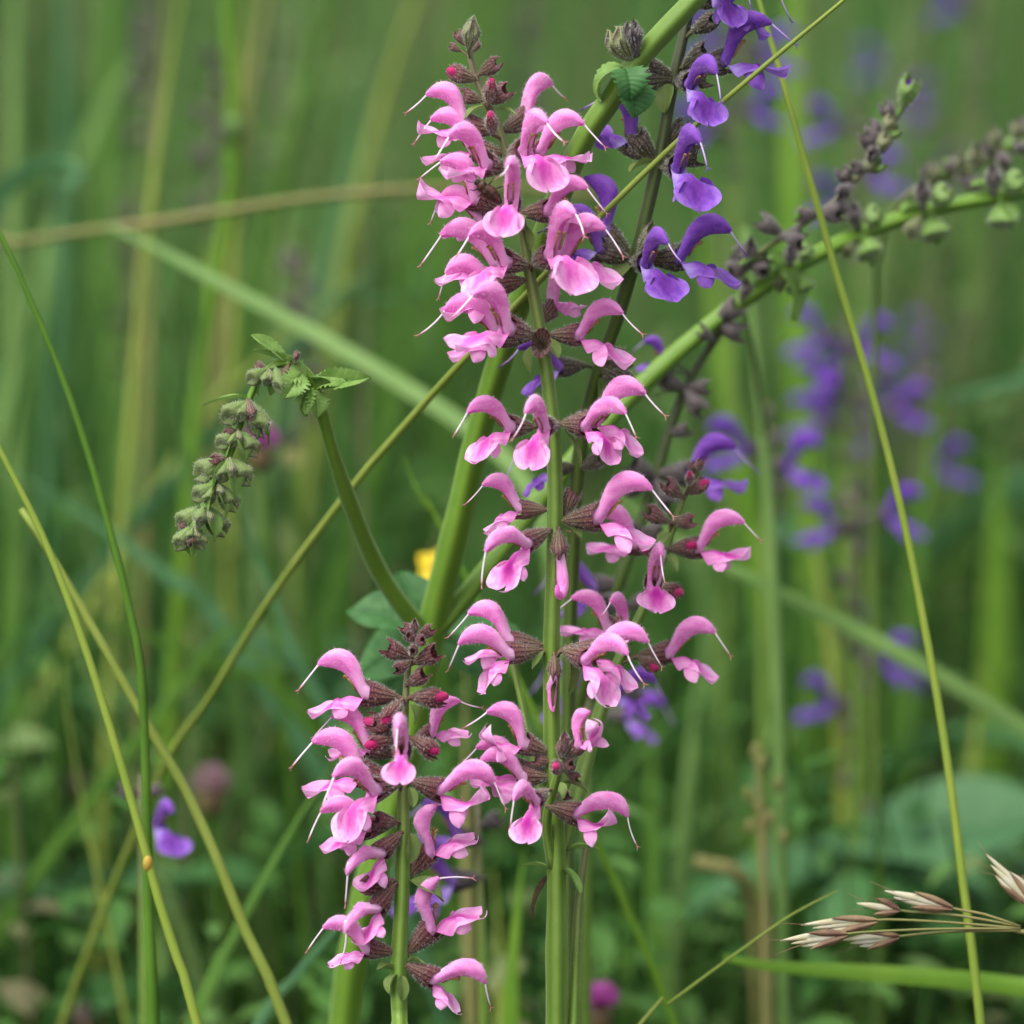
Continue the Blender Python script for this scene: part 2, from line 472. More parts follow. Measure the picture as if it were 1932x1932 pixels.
def lip_mb(rg, drop=60, size=1.0, cup=0.5, twist=0.0, start=-6, throat=0.34):
    """three-lobed lower lip"""
    mb = MB()
    n = 18
    L = 15.6 * size
    xs, zs, ang = [8.8], [-1.7], []
    a0, a1 = math.radians(start), math.radians(-drop)
    for i in range(n):
        v = (i + 0.5) / n
        k = min(max((v - 0.18) / 0.5, 0), 1); k = k * k * (3 - 2 * k)
        a = a0 + (a1 - a0) * k
        a += math.radians(34) * cup * max(0, v - 0.62) * 2.2
        ang.append(a)
        xs.append(xs[-1] + L / n * math.cos(a)); zs.append(zs[-1] + L / n * math.sin(a))
    ang.append(ang[-1])
    W = [2.3, 2.7, 3.2, 3.4, 3.3, 4.4]
    wmax = rg.uniform(5.6, 6.6)
    p1, p2, p3 = rg.uniform(0, 6), rg.uniform(0, 6), rg.uniform(0.6, 1.2)
    notch = rg.uniform(0.05, 0.24)
    asym = rg.uniform(-0.12, 0.12)
    deep = rg.uniform(0.5, 1.0)
    fr = rg.uniform(7, 12)
    def at(v, u, w, bend):
        x = v * n
        i = min(int(x), n - 1); f = x - i
        px = xs[i] + (xs[i + 1] - xs[i]) * f; pz = zs[i] + (zs[i + 1] - zs[i]) * f
        a = ang[i] + (ang[min(i + 1, n)] - ang[i]) * f
        return px - bend * math.sin(a), u * w, pz + bend * math.cos(a)
    def fn(uu, v):
        u = uu * 2 - 1
        if v <= 0.5:
            vv = v; w = lerpl(W, v * 2)
        else:
            ph = math.radians(-41.8 + (74 + 41.8) * (v - 0.5) * 2)
            k = (v - 0.5) * 2
            vv = 0.70 + 0.30 * math.sin(ph) - notch * 0.6 * math.exp(-(u / 0.3) ** 2) * k ** 3
            w = (wmax + (6.0 - wmax) * (1 - k)) * math.cos(ph)
        w *= size * (1 + asym * u)
        roll = max(0, 1 - v / 0.66)
        cupk = max(0, (v - 0.5) / 0.5)
        b = -roll * 4.3 * abs(u) ** 2.2 * size * min(1, v * 5) + max(0, 1 - v / 0.16) * 1.8 * u * u + cupk * (0.35 + cup) * 3.3 * u * u * size
        b += 0.75 * math.exp(-((abs(u) - 0.34) / 0.22) ** 2 - ((v - 0.24) / 0.13) ** 2)
        b += 0.40 * p3 * math.sin(3.2 * u + p1) * v * v + 0.3 * math.sin(6 * v + p2) * u * v + 0.26 * math.sin(fr * u + p2) * v ** 4 + 0.14 * math.sin(19 * v + p1) * abs(u) ** 5
        b -= 0.5 * math.exp(-(u / 0.16) ** 2) * max(0, v - 0.45)
        x, y, z = at(vv, u, w, b)
        ww = 1 - 0.18 * roll * abs(u)
        y = y * ww + twist * (v ** 2) * 3
        cen = math.exp(-(u / 0.55) ** 2)
        tint = 0.15 + deep * 0.80 * cen * math.exp(-((v - 0.50) / 0.24) ** 2) + 0.16 * cen * math.exp(-((v - 0.80) / 0.2) ** 2) + throat * math.exp(-(v / 0.25) ** 2)
        return Vector((x, y, z)) * MM, tint, abs(u)
    mb.grid(fn, 24, 22)
    for s in (-1, 1):                           # the two side lobes, turned down and back
        sp = rg.uniform(0.25, 0.9); ln = rg.uniform(4.5, 6.5) * size
        bx, by, bz = at(0.36, 0, 1, 0)
        by = s * 2.2 * size; bz -= 1.0
        def fl(uu, v, s=s, sp=sp):
            u = uu * 2 - 1
            w = 2.4 * math.sin(math.pi * min(1, 0.22 + 0.76 * v)) ** 0.7 * size
            d = Vector((0.35, s * sp, -0.8)).normalized()
            q = Vector((bx, by, bz)) + d * ln * v + Vector((0.85, 0, 0.45)) * u * w + Vector((0, s, 0)) * (0.5 * v * (1 - v) * 4 - 0.3 * u * u)
            return q * MM, 0.42 - 0.25 * v, abs(u)
        mb.grid(fl, 6, 8)
    return mb


def style_mb(rg, tip, d, length=9.0, droop=0.7):
    mb = MB()
    pts = [tip - d * 3.0 + Vector((-0.6, 0, 0.7)), tip]
    cur = tip.copy(); dd = d.copy()
    side = rg.uniform(-0.06, 0.06)
    nseg = 9
    for i in range(nseg):
        dd = (dd + Vector((0.10 * (1 - droop), side, -0.02 + 0.05 * (0.5 - droop)))).normalized()
        cur = cur + dd * (length / nseg); pts.append(cur.copy())
    mb.tube([p * MM for p in pts], [0.27 * MM] * 3 + [0.235 * MM] * (len(pts) - 4) + [0.18 * MM], 6, tint=lambda t: t)
    for s in (-1, 1):
        q = cur.copy(); e = dd.copy(); br = [q - dd * 0.2]
        for i in range(4):
            e = (e + Vector((0.12 * s, 0.30 * s, 0.2 * s))).normalized(); q = q + e * 0.42; br.append(q.copy())
        mb.tube([p * MM for p in br], [0.16 * MM, 0.15 * MM, 0.13 * MM, 0.11 * MM, 0.07 * MM], 5, tint=lambda t: 1.0)
    return mb


def stamens_mb(rg):
    mb = MB()
    for s in (-1, 1):
        a = Vector((11.5, s * 0.8, 0.2)); b = Vector((13.2 + rg.uniform(-0.3, 0.4), s * 0.9, 2.2)); c = Vector((14.8, s * 0.7, 3.4 + rg.uniform(-0.4, 0.5)))
        mb.tube([a * MM, b * MM, c * MM], [0.25 * MM, 0.28 * MM, 0.3 * MM], 5)
        mb.ellipsoid(c * MM, (0.9 * MM, 0.4 * MM, 0.45 * MM), nu=7, nv=5)
    return mb


def bud_tip_mb(rg, out=2.2, r=1.75):
    mb = MB()
    mb.ellipsoid((7.0 * MM, 0, 0.2 * MM), ((2.0 + out * 0.6) * MM, r * 0.85 * MM, r * MM), nu=12, nv=9, tint=rg.random())
    mb.hairs(120, 0.5 * MM, 0.08 * MM, 1, rg, flip=-1)
    return mb


def withered_mb(rg):
    mb = MB()
    pts = [(5, 0, 0), (9, 0.2, 0), (13, 0.3, -0.4), (16.5, 0.4, 0.4), (19, 0.3, 2.2), (20, 0, 4.6), (18.8, -0.4, 6.2), (17.0, -0.2, 6.0)]
    ln = crom([Vector(p) * MM for p in pts], 0.8 * MM)
    mb.tube(ln, [lerpl([1.3, 1.3, 1.5, 1.8, 1.8, 1.5, 1.0, 0.4], i / len(ln)) * MM for i in range(len(ln))], 10, tint=lambda t: 0.05 + 0.5 * t)
    for s in (-1, 1):
        mb.grid(lambda u, v, s=s: (Vector((14 + 3.2 * v, s * (1.0 + 0.6 * math.sin(3 * v)), 2.0 + 2.4 * v + 1.1 * (u - 0.5) * math.sin(3.1 * v))) * MM, 0.7, 0), 4, 7)
    mb.hairs(80, 0.5 * MM, 0.05 * MM, 1, rg)
    return mb


def leaf_mb(rg, length, width, curl=0.5, serr=0.08, wav=0.08, fold=0.35, nu=12, nv=18, tw=0.0, thick=True):
    """leaf blade in metres along x, z up"""
    mb = MB()
    p1 = rg.uniform(0, 6)
    def fn(uu, v):
        u = uu * 2 - 1
        w = width * 0.5 * (math.sin(math.pi * min(1, v ** 0.75)) ** 0.8 + 0.04 * (1 - v))
        w *= 1 + serr * math.sin(v * 70 + 3 * math.sin(9 * v)) * abs(u) ** 4
        a = -curl * v
        x = length * (math.sin(curl * v) / curl if abs(curl) > 1e-3 else v)
        z = -length * ((1 - math.cos(curl * v)) / curl if abs(curl) > 1e-3 else 0)
        vein = abs(math.sin((v * 9 - abs(u) * 1.4) * math.pi))
        b = fold * abs(u) * w + wav * width * math.sin(6 * v + p1 + u) * u * u + 0.025 * width * vein * (1 - abs(u) ** 6) - 0.05 * width * math.exp(-(u / 0.08) ** 2)
        y = u * w * (1 - 0.15 * fold)
        y2 = y * math.cos(tw * v) - b * math.sin(tw * v); b2 = y * math.sin(tw * v) + b * math.cos(tw * v)
        return Vector((x - b2 * math.sin(a), y2, z + b2 * math.cos(a))), vein * 0.5, 1 - abs(u)
    mb.grid(fn, nu, nv)
    return mb


def facing(base, ang, tilt, turn=0.0):
    """leaf frame: x along ang (degrees, 0 = right, 90 = up), its face towards the viewer and tilted to the sky"""
    x = RIGHT * math.cos(math.radians(ang)) + UP * math.sin(math.radians(ang)) + FWD * turn
    x.normalize()
    n = -FWD * math.cos(math.radians(tilt)) + UP * math.sin(math.radians(tilt))
    n = (n - x * n.dot(x)).normalized()
    y = n.cross(x)
    return Matrix.Translation(base) @ Matrix((x, y, n)).transposed().to_4x4()


def orient(base, az, el, s=1.0, roll=0.0):
    return Matrix.Translation(base) @ Matrix.Rotation(-math.radians(az), 4, 'Z') @ Matrix.Rotation(-math.radians(el), 4, 'Y') @ Matrix.Rotation(math.radians(roll), 4, 'X') @ Matrix.Scale(s, 4)


# ------------------------------------------------------------------ a sage plant: stem, branches, flowers, buds, bracts
class Sage:
    def __init__(self, name, label, cat, stems, hue, seed, group=None, hairs=True, stem_mat_='stem_green', calyx='calyx_rose', lod=1.0):
        """stems: list of (path [(px,py,dm)...] from tip to base, radius list in mm tip..base, grounded)"""
        self.rg = random.Random(seed); self.hue = hue; self.calyx = calyx; self.lod = lod; self.sm = stem_mat_
        self.lines = []
        built = []
        for path, rad, grounded in stems:
            pts = [P(*q) for q in path]
            st_ = 0.004 if lod > 0.5 else 0.012
            nin = len(crom(pts, st_))
            if grounded: pts = to_ground(pts, 0.12)
            line = crom(pts, st_)
            self.lines.append(line); built.append((line, rad, nin))
        root = self.lines[0][-1]
        self.root = thing(name, (root.x, root.y, 0.0), label, cat, group)
        self.off = Vector((root.x, root.y, 0.0))
        for k, (line, rad, nin) in enumerate(built):
            mb = MB()
            nn = len(line)
            wob = [self.rg.uniform(0, 6) for _ in range(3)]
            rr = [lerpl(rad, i / (nin - 1)) * MM * (1 + 0.03 * math.sin(i * 0.9 + wob[0])) for i in range(nn)]
            mb.tube([q - self.off for q in line], rr, 16 if lod > 0.5 else 8, square=0.10, tint=lambda t: max(0.0, 1 - t * 5) if k == 0 else max(0.0, 0.7 - t * 4), roll=0.4 + k)
            if hairs and lod > 0.5:
                mb.hairs(int(nn * 14), 0.65 * MM, 0.08 * MM, 1, self.rg, 0.3, flip=-1, keep=lambda c, n: (c + self.off).z > 0.18)
            mb.build('stem' if k == 0 else 'branch', [self.sm, 'hair'], self.root)

    def frame(self, bx, by, az, el, s, roll, dm):
        if dm is None:
            best = None
            for line in self.lines:
                for q in line:
                    d = q - CAM
                    dep = d.dot(FWD)
                    k = PXM * dep / FOC
                    px = 966 + d.dot(RIGHT) / k; py = 966 - d.dot(UP) / k
                    e = (px - bx) ** 2 + (py - by) ** 2
                    if best is None or e < best[0]: best = (e, dep, q)
            dm = best[1] - FOC - math.sin(math.radians(az)) * 0.0035
        base = P(bx, by, dm)
        best = min((((q - base).length + (0.004 if q.z > base.z else 0), q) for line in self.lines for q in line), key=lambda e: e[0])
        mat = orient(base - self.off, az, el, s, roll)
        stemp = mat.inverted() @ (best[1] - self.off)
        if stemp.length > 0.018: stemp = stemp * (0.018 / stemp.length)
        return mat, stemp / MM

    def flower(self, bx, by, az, el=5, s=1.0, roll=0, dm=None, drop=60, cup=0.5, lip=1.0, arch=1.0, hood=1.0, tilt=0, style=8.8, st=True, calyx=None, cl=9.5, start=-6):
        rg = self.rg
        roll += rg.uniform(-5, 5); el += rg.uniform(-2, 2)
        mat, ped = self.frame(bx, by, az, el, s, roll, dm)
        ped *= 1.0
        mb, tip, d = corolla_mb(rg, arch * rg.uniform(0.95, 1.05), hood * rg.uniform(0.96, 1.05), tilt + rg.uniform(-4, 4), rg.uniform(0.92, 1.1), int(420 * self.lod))
        fl = mb.build('flower', ['petal_' + self.hue, 'hair_' + self.hue], self.root, mat)
        lip_mb(rg, drop + rg.uniform(-8, 8), lip * rg.uniform(0.94, 1.06), cup, rg.uniform(-0.3, 0.3), start, 0.34 if self.hue == 'pink' else -0.25).build('lower_lip', 'petal_' + self.hue, fl)
        calyx_mb(rg, rg.uniform(0.6, 0.85), cl, 1.0, int(190 * self.lod), ped=ped, gape=0.2).build('calyx', [calyx or self.calyx, 'hair'], fl)
        if style > 0: style_mb(rg, tip, d, style * rg.uniform(0.85, 1.1), rg.uniform(0.3, 1.0)).build('style', 'style_' + self.hue, fl)
        if st: stamens_mb(rg).build('stamen_pair', 'anther', fl)
        return fl

    def bud(self, bx, by, az, el=5, s=0.85, roll=0, dm=None, tip=0.0, open_=0.1, calyx=None, cl=8.5, fat=0.95, gape=0.0, petal='petal_bud', teeth=1.0):
        rg = self.rg
        mat, ped = self.frame(bx, by, az, el, s, roll + rg.uniform(-8, 8), dm)
        b = calyx_mb(rg, open_, cl, fat, int((170 if calyx == 'calyx_young' else 190) * self.lod), gape=gape, ped=ped, teeth=teeth).build('bud', [calyx or self.calyx, 'hair'], self.root, mat)
        if tip > 0:
            bud_tip_mb(rg, tip).build('bud_petal', [petal, 'hair_pink' if self.hue == 'pink' else 'hair_purple'], b)
        return b

    def bract(self, bx, by, az, el=-20, ln=8.0, w=5.0, dm=None, mat='bract_leaf', curl=0.6, roll=0):
        rg = self.rg
        m4, _ = self.frame(bx, by, az, el, 1.0, roll + rg.uniform(-15, 15), dm)
        mb = leaf_mb(rg, ln * MM, w * MM, curl, 0.03, 0.08, 0.5, 8, 10)
        nf = len(mb.f)
        if self.lod > 0.5: mb.hairs(60, 0.5 * MM, 0.05 * MM, 1, rg, nfaces=nf)
        return mb.build('bract', [mat, 'hair'], self.root, m4)

    def leaf(self, bx, by, az, el, ln, w, dm=None, mat='leaf_dark', curl=0.7, roll=0, serr=0.10, fold=0.3, tw=0.0):
        m4, _ = self.frame(bx, by, az, el, 1.0, roll, dm)
        return leaf_mb(self.rg, ln * MM, w * MM, curl, serr, 0.07, fold, 18, 34, tw).build('leaf', mat, self.root, m4)


#BODY
# ------------------------------------------------------------------ the ground
me = bpy.data.meshes.new('ground')
gx, gy = 60, 60
gv, gf = [], []
rr_ = random.Random(2)
xs_ = [math.copysign(abs(t) ** 3 * 250, t) for t in np.linspace(-1, 1, gx)]
ys_ = [math.copysign(abs(t) ** 3 * 250, t) for t in np.linspace(-1, 1, gy)]
for y in ys_:
    for x in xs_:
        gv.append((x, y, -0.004 + 0.006 * math.sin(x * 7) * math.cos(y * 6) if abs(x) < 4 and abs(y) < 8 else -0.004))
for j in range(gy - 1):
    for i in range(gx - 1):
        gf.append((j * gx + i, j * gx + i + 1, (j + 1) * gx + i + 1, (j + 1) * gx + i))
me.from_pydata(gv, [], gf); me.materials.append(M['soil'])
go = bpy.data.objects.new('ground', me); COL.objects.link(go); go['kind'] = 'structure'
go['label'] = 'dark meadow soil under the grass'; go['category'] = 'ground'

# ------------------------------------------------------------------ main pink sage with its two side spikes
main = Sage('pink_sage', 'tall pink meadow sage in full flower with two smaller side spikes', 'sage plant', [
    ([(884, 62, 0.0), (888, 112, 0.0), (905, 165, 0), (940, 240, 0), (962, 320, 0), (985, 430, 0), (1000, 520, 0), (1022, 640, 0), (1038, 760, 0), (1047, 900, 0), (1046, 1050, 0), (1042, 1150, 0), (1040, 1250, 0.001), (1042, 1420, 0.004), (1050, 1620, 0.008), (1050, 1932, 0.012)],
     [0.8, 0.9, 1.1, 1.3, 1.5, 1.7, 2.0, 2.1, 2.1, 2.2, 2.2, 2.3, 2.4, 2.5, 2.7, 3.0, 3.0], True),
    ([(1322, 880, 0.030), (1290, 940, 0.032), (1266, 1010, 0.034), (1250, 1060, 0.034), (1222, 1130, 0.033), (1190, 1200, 0.031), (1150, 1290, 0.028), (1110, 1420, 0.022), (1078, 1540, 0.014), (1052, 1640, 0.009)],
     [0.7, 0.9, 1.1, 1.3, 1.6, 1.9, 2.2, 2.4, 2.3, 2.0], False),
    ([(1076, 1400, -0.012), (1062, 1430, -0.010), (1044, 1490, -0.004), (1034, 1530, 0.0), (1032, 1570, 0.004), (1044, 1640, 0.008)],
     [0.8, 1.0, 1.2, 1.3, 1.4, 1.5], False),
    ([(962, 1232, 0.030), (985, 1330, 0.028), (1012, 1460, 0.020), (1030, 1560, 0.014), (1048, 1640, 0.010)],
     [0.6, 0.9, 1.1, 1.2, 1.3], False),
    ([(1112, 1560, 0.016), (1092, 1700, 0.014), (1082, 1932, 0.014), (1078, 2100, 0.012)], [0.9, 1.3, 1.6, 1.7], True),
], 'pink', 11)
B, F, R = main.bud, main.flower, main.bract
# tip buds
B(884, 92, 70, 62, 0.95, cl=10, open_=-0.3, calyx='calyx_green', fat=1.15); B(876, 84, 190, 55, 0.55, cl=8)
B(893, 98, 300, 40, 0.5); B(870, 96, 200, 20, 0.45)
B(898, 150, 172, 18, 0.95, tip=1.2); B(902, 140, 10, 28, 0.85)
B(922, 196, 75, 62, 0.9, tip=1.4); B(916, 193, 25, 30, 1.0, open_=0.3); B(910, 190, 178, 16, 0.8)
B(930, 252, 100, 55, 0.85, tip=1.6)
# whorls from the top down
F(938, 246, 182, 12, 1.0, drop=28, cup=0.9, tilt=0)
F(948, 246, 318, 18, 0.95, arch=1.1, drop=50)
F(950, 290, 186, 8, 1.0, drop=45)
F(957, 318, 140, 16, 1.0, drop=35, cup=0.9)
F(960, 290, 58, 14, 1.05, drop=96, lip=1.05, cup=0.3)
F(964, 294, 16, 12, 1.02, drop=35, cup=0.8)
F(950, 396, 178, 22, 1.0, drop=28, cup=1.0, lip=1.1)
F(958, 415, 196, 2, 0.9, drop=40)
F(972, 400, 98, 26, 1.0, drop=102, lip=1.0, cup=0.3, dm=-0.010)
F(984, 402, 22, 8, 0.95, drop=40)
F(998, 502, 180, 6, 1.12, drop=45)
F(996, 500, 142, 12, 1.0, drop=82, lip=1.05)
F(990, 528, 176, -12, 1.0, drop=40, cup=0.8, lip=1.1)
F(1007, 496, 56, 24, 1.12, drop=104, lip=1.12, cup=0.35)
F(1008, 497, 20, 12, 1.05, drop=72, cup=0.8, lip=1.1)
F(1018, 610, 300, 26, 0.9)
F(1009, 633, 180, 4, 1.12, drop=50)
F(1006, 630, 142, 14, 1.12, drop=48, lip=1.15, dm=-0.008)
F(1038, 632, 14, 5, 0.98, drop=64, cup=0.8, lip=1.1)
B(1022, 652, 92, 15, 0.95, open_=1.0, gape=0.3)
R(1030, 640, 40, -35, 7, 5); R(1012, 650, 150, -60, 9, 5)
R(985, 425, 40, -50, 8, 5); R(990, 405, 130, -40, 6, 4); R(938, 205, 40, 5, 8, 2.5); R(918, 200, 160, -10, 8, 4)
F(1009, 805, 152, 6, 0.95, drop=80, cup=0.6, lip=1.05)
F(1050, 800, 116, 4, 0.95, drop=84, cup=0.4, lip=1.05, dm=-0.008)
F(1060, 800, 34, 4, 0.95, drop=84, cup=0.4, lip=1.0, arch=0.9)
F(1062, 797, 12, 6, 1.12, drop=80)
R(1066, 812, 30, -45, 12, 3.5)
F(1030, 962, 192, 4, 0.86, drop=70)
F(1036, 1000, 142, -18, 1.02, drop=70, cup=0.8, lip=1.0, arch=0.85)
F(1062, 982, 6, 6, 1.15, drop=72, cup=0.8, lip=1.05)
B(1066, 972, 310, 62, 0.9, open_=0.6)
m4, pd = main.frame(1054, 1000, 80, -72, 0.98, 20, None)
wf = withered_mb(main.rg).build('withered_flower', ['petal_pink', 'hair_pink'], main.root, m4)
calyx_mb(main.rg, 0.3, 8.5, 1.05, 160, ped=pd).build('calyx', ['calyx_rose', 'hair'], wf)
R(1064, 992, 20, -20, 7, 5)
F(1022, 1216, 188, 5, 1.0, drop=50)
F(1018, 1226, 168, -8, 1.0, drop=80, cup=0.4)
F(1062, 1228, 40, -6, 1.0, drop=78, cup=0.4, lip=1.1)
F(1064, 1224, 12, -4, 1.05, drop=70)
R(1072, 1240, 40, -70, 11, 6); R(1028, 1228, 160, -40, 7, 4)
m4, pd = main.frame(1046, 1236, 95, -80, 0.8, 160, None)
wf = corolla_mb(main.rg, 0.45, 0.8, -10, 0.9, 120)[0].build('withered_flower', ['petal_pink', 'hair_pink'], main.root, m4)
calyx_mb(main.rg, 0.3, 8.5, 1.0, 140, ped=pd).build('calyx', ['calyx_rose', 'hair'], wf)
# side spike on the right, a little behind
F(1262, 1036, 6, 6, 1.0, drop=30, cup=0.9); F(1250, 1036, 184, 12, 0.95, drop=40)
B(1256, 1038, 170, 5, 0.8, tip=2.4); B(1262, 1036, 20, 12, 0.9, tip=2.0)
B(1268, 985, 20, 8, 0.85); B(1262, 985, 165, 28, 0.95)
B(1288, 938, 160, 40, 0.9); B(1296, 930, 20, 30, 0.8, tip=2.0); B(1300, 915, 90, 50, 0.6, tip=2.2); B(1318, 890, 60, 70, 0.5); B(1315, 895, 170, 60, 0.5)
F(1226, 1108, 84, 22, 1.0, drop=84, hood=1.0); B(1232, 1115, 10, -2, 0.95, tip=1.5)
F(1196, 1196, 182, 14, 0.9, drop=30); F(1200, 1200, 120, 24, 0.85)
F(1206, 1236, 8, 6, 1.02, drop=72); B(1204, 1240, 40, -20, 0.8, tip=2.0); R(1204, 1245, 20, -25, 9, 4)
R(1262, 1005, 120, -10, 8, 3.5); R(1258, 1045, 60, -20, 8, 3)
# short side spike in front of the stem
F(1036, 1420, 168, 22, 0.95, drop=8, cup=1.3); F(1036, 1460, 182, 4, 0.95, drop=40); F(1036, 1466, 166, 4, 0.9, drop=-10, cup=1.3)
F(1032, 1492, 118, -12, 0.85, drop=80, cup=0.4); F(1034, 1520, 2, -14, 0.95, drop=-8, cup=1.4, tilt=-14, lip=0.9)
F(1072, 1430, 40, 50, 0.72, drop=-5, cup=1.3, style=0)
B(1058, 1428, 80, 60, 0.7); B(1046, 1440, 170, 15, 0.8); B(1052, 1450, 95, 20, 0.8, tip=1.2); B(1062, 1448, 60, 20, 0.7); B(1070, 1420, 20, 40, 0.7); B(1040, 1465, 172, 4, 0.8, tip=2.0); B(1068, 1412, 110, 70, 0.6); B(1066, 1455, 30, -20, 0.6); B(1050, 1500, 40, 10, 0.6)
R(1062, 1475, 20, 0, 9, 5); R(1044, 1480, 60, -10, 7, 5)
# node low on the stem
R(1064, 1606, 12, 25, 11, 4, mat='leaf_fresh'); R(1036, 1640, 165, 30, 9, 4, mat='leaf_fresh'); R(1040, 1650, 200, -50, 16, 5, mat='dead_leaf'); R(1062, 1640, 30, -30, 9, 6, mat='leaf_fresh')

# ------------------------------------------------------------------ second pink sage, lower left
low = Sage('pink_sage', 'shorter pink sage beside the tall one, with rows of dark ribbed flower cups', 'sage plant', [
    ([(783, 1172, -0.006), (780, 1215, -0.006), (770, 1260, -0.006), (765, 1330, -0.006), (760, 1470, -0.006), (761, 1560, -0.006), (758, 1700, -0.006), (752, 1830, -0.006), (754, 1932, -0.006), (754, 2000, -0.006)],
     [0.6, 0.8, 1.0, 1.3, 1.7, 1.95, 2.1, 2.2, 2.2, 2.3], True)], 'pink', 23, calyx='calyx_maroon')
B, F, R = low.bud, low.flower, low.bract
for k, (a, e) in enumerate([(80, 70), (170, 40), (10, 35), (120, 30), (60, 20), (210, 50), (330, 45), (100, 5)]):
    B(784 - 3 + k % 3 * 3, 1196 + 4 * k, a, e, 0.55 + 0.06 * (k % 3), tip=0)
B(776, 1240, 172, 22, 0.98, open_=0.5); B(782, 1250, 22, 26, 0.98, open_=0.5); B(774, 1248, 140, -20, 0.7)
B(768, 1292, 20, 32, 0.85, open_=0.4); B(774, 1316, 12, 4, 1.08, tip=3.0, open_=0.4)
F(752, 1316, 180, 8, 1.08, drop=50, cup=0.5)
B(758, 1322, 128, -32, 1.05, tip=1.2, open_=0.5)
B(750, 1372, 186, 8, 1.0, tip=3.0, open_=0.5); B(750, 1376, 160, 16, 1.0); B(752, 1392, 160, -10, 1.0, tip=3.0, open_=0.4)
F(748, 1425, 196, 14, 0.92, drop=50); F(764, 1412, 94, 12, 1.0, drop=92, lip=0.85, cup=0.3, dm=-0.018)
F(774, 1404, 345, 24, 0.8, dm=0.006); B(776, 1392, 26, -22, 1.0, tip=1.4, open_=0.4)
F(750, 1472, 178, 10, 1.15, drop=55, cup=0.6); F(752, 1480, 138, 2, 1.06, drop=84, cup=0.5, lip=1.15)
F(774, 1474, 6, -14, 1.02, drop=-10, cup=1.3)
F(746, 1553, 168, -2, 0.95, drop=40, cup=0.6); B(750, 1552, 150, 12, 0.95)
F(756, 1572, 146, -34, 0.95, drop=30, cup=0.9, arch=0.6, hood=0.85, lip=0.85); B(742, 1662, 160, -6, 1.1)
F(772, 1652, 338, 44, 1.0, drop=60, arch=0.85, tilt=14)
F(745, 1670, 150, -42, 0.95, drop=25, cup=1.0, arch=0.55, hood=0.85, lip=0.8); B(745, 1675, 170, -20, 1.0)
F(744, 1796, 176, 8, 0.92, drop=60, cup=0.4, lip=0.85); F(770, 1798, 336, 44, 1.05, drop=60, lip=1.1, arch=0.85, tilt=14)
F(766, 1820, 4, -26, 1.02, drop=50, cup=0.2, lip=0.8)
R(772, 1572, 60, -62, 9, 6, curl=0.8); R(772, 1662, 8, -15, 12, 7); R(750, 1836, 150, -40, 7, 5, curl=0.9); R(757, 1840, 70, -70, 8, 4, curl=0.7); R(742, 1828, 170, 20, 5, 6); R(775, 1330, 30, -60, 6, 4); R(772, 1486, 60, -50, 6, 4); R(770, 1812, 10, 10, 5, 4)

# ------------------------------------------------------------------ purple sage just behind
pur = Sage('purple_sage', 'violet meadow sage in flower behind the tall pink one, brown ribbed flower cups', 'sage plant', [
    ([(1330, -90, 0.014), (1306, 0, 0.014), (1287, 80, 0.014), (1268, 165, 0.014), (1245, 290, 0.015), (1205, 460, 0.018), (1168, 590, 0.026), (1130, 700, 0.036), (1095, 850, 0.046), (1078, 1100, 0.055), (1070, 1500, 0.062), (1072, 1932, 0.066)],
     [1.2, 1.5, 1.75, 1.9, 2.0, 2.1, 2.1, 2.1, 2.1, 2.1, 2.2, 2.3], True)], 'purple', 31, stem_mat_='stem_dark', calyx='calyx_dark')
B, F, R = pur.bud, pur.flower, pur.bract
F(1322, -18, 8, -14, 1.0, drop=60); F(1314, -32, 50, -10, 0.9, drop=70); F(1318, -50, 10, 20, 1.0)
B(1306, 60, 30, 30, 1.0); B(1300, 5, 20, 10, 1.0)
F(1306, 128, 6, 14, 1.1, drop=46, cup=0.7, hood=1.05, lip=1.1)
F(1276, 152, 62, 0, 0.98, drop=72, lip=1.1)
B(1290, 125, 20, 36, 1.1, open_=0.5)
B(1268, 142, 172, 22, 1.0, open_=0.6); B(1266, 150, 166, -4, 1.05, open_=0.6); R(1264, 158, 130, -60, 9, 7); B(1282, 140, 10, -8, 1.1)
F(1236, 298, 206, 34, 1.0, drop=30); B(1236, 298, 190, 26, 1.15, open_=0.5); B(1234, 300, 172, 52, 1.15, open_=0.5)
F(1252, 318, 64, 6, 1.05, drop=80, lip=1.15, arch=1.1)
B(1268, 290, 20, 30, 1.0, open_=0.6); B(1264, 292, 8, -6, 1.1, open_=0.6); B(1262, 272, 330, 50, 1.0); R(1236, 305, 160, 0, 9, 6)
F(1188, 480, 196, 42, 1.1, drop=40); F(1184, 486, 172, 20, 1.0, drop=40)
F(1218, 490, 6, 6, 1.12, drop=50, lip=1.1)
F(1192, 494, 62, 4, 1.0, drop=74, lip=1.15)
B(1206, 480, 40, 48, 1.2, calyx='calyx_green', open_=0.5); B(1186, 490, 165, 20, 1.1); R(1196, 500, 150, -20, 10, 7)
F(1105, 690, 168, 2, 0.9, drop=70); B(1128, 690, 10, 10, 1.1); B(1130, 692, 20, -24, 1.2, open_=0.5); B(1134, 690, 350, 28, 1.0, calyx='calyx_green'); R(1140, 705, 30, -50, 10, 6)
R(1130, 712, 60, -60, 14, 6, mat='bract_leaf')
F(1086, 880, 175, -5, 0.8); B(1096, 880, 20, 20, 0.9)

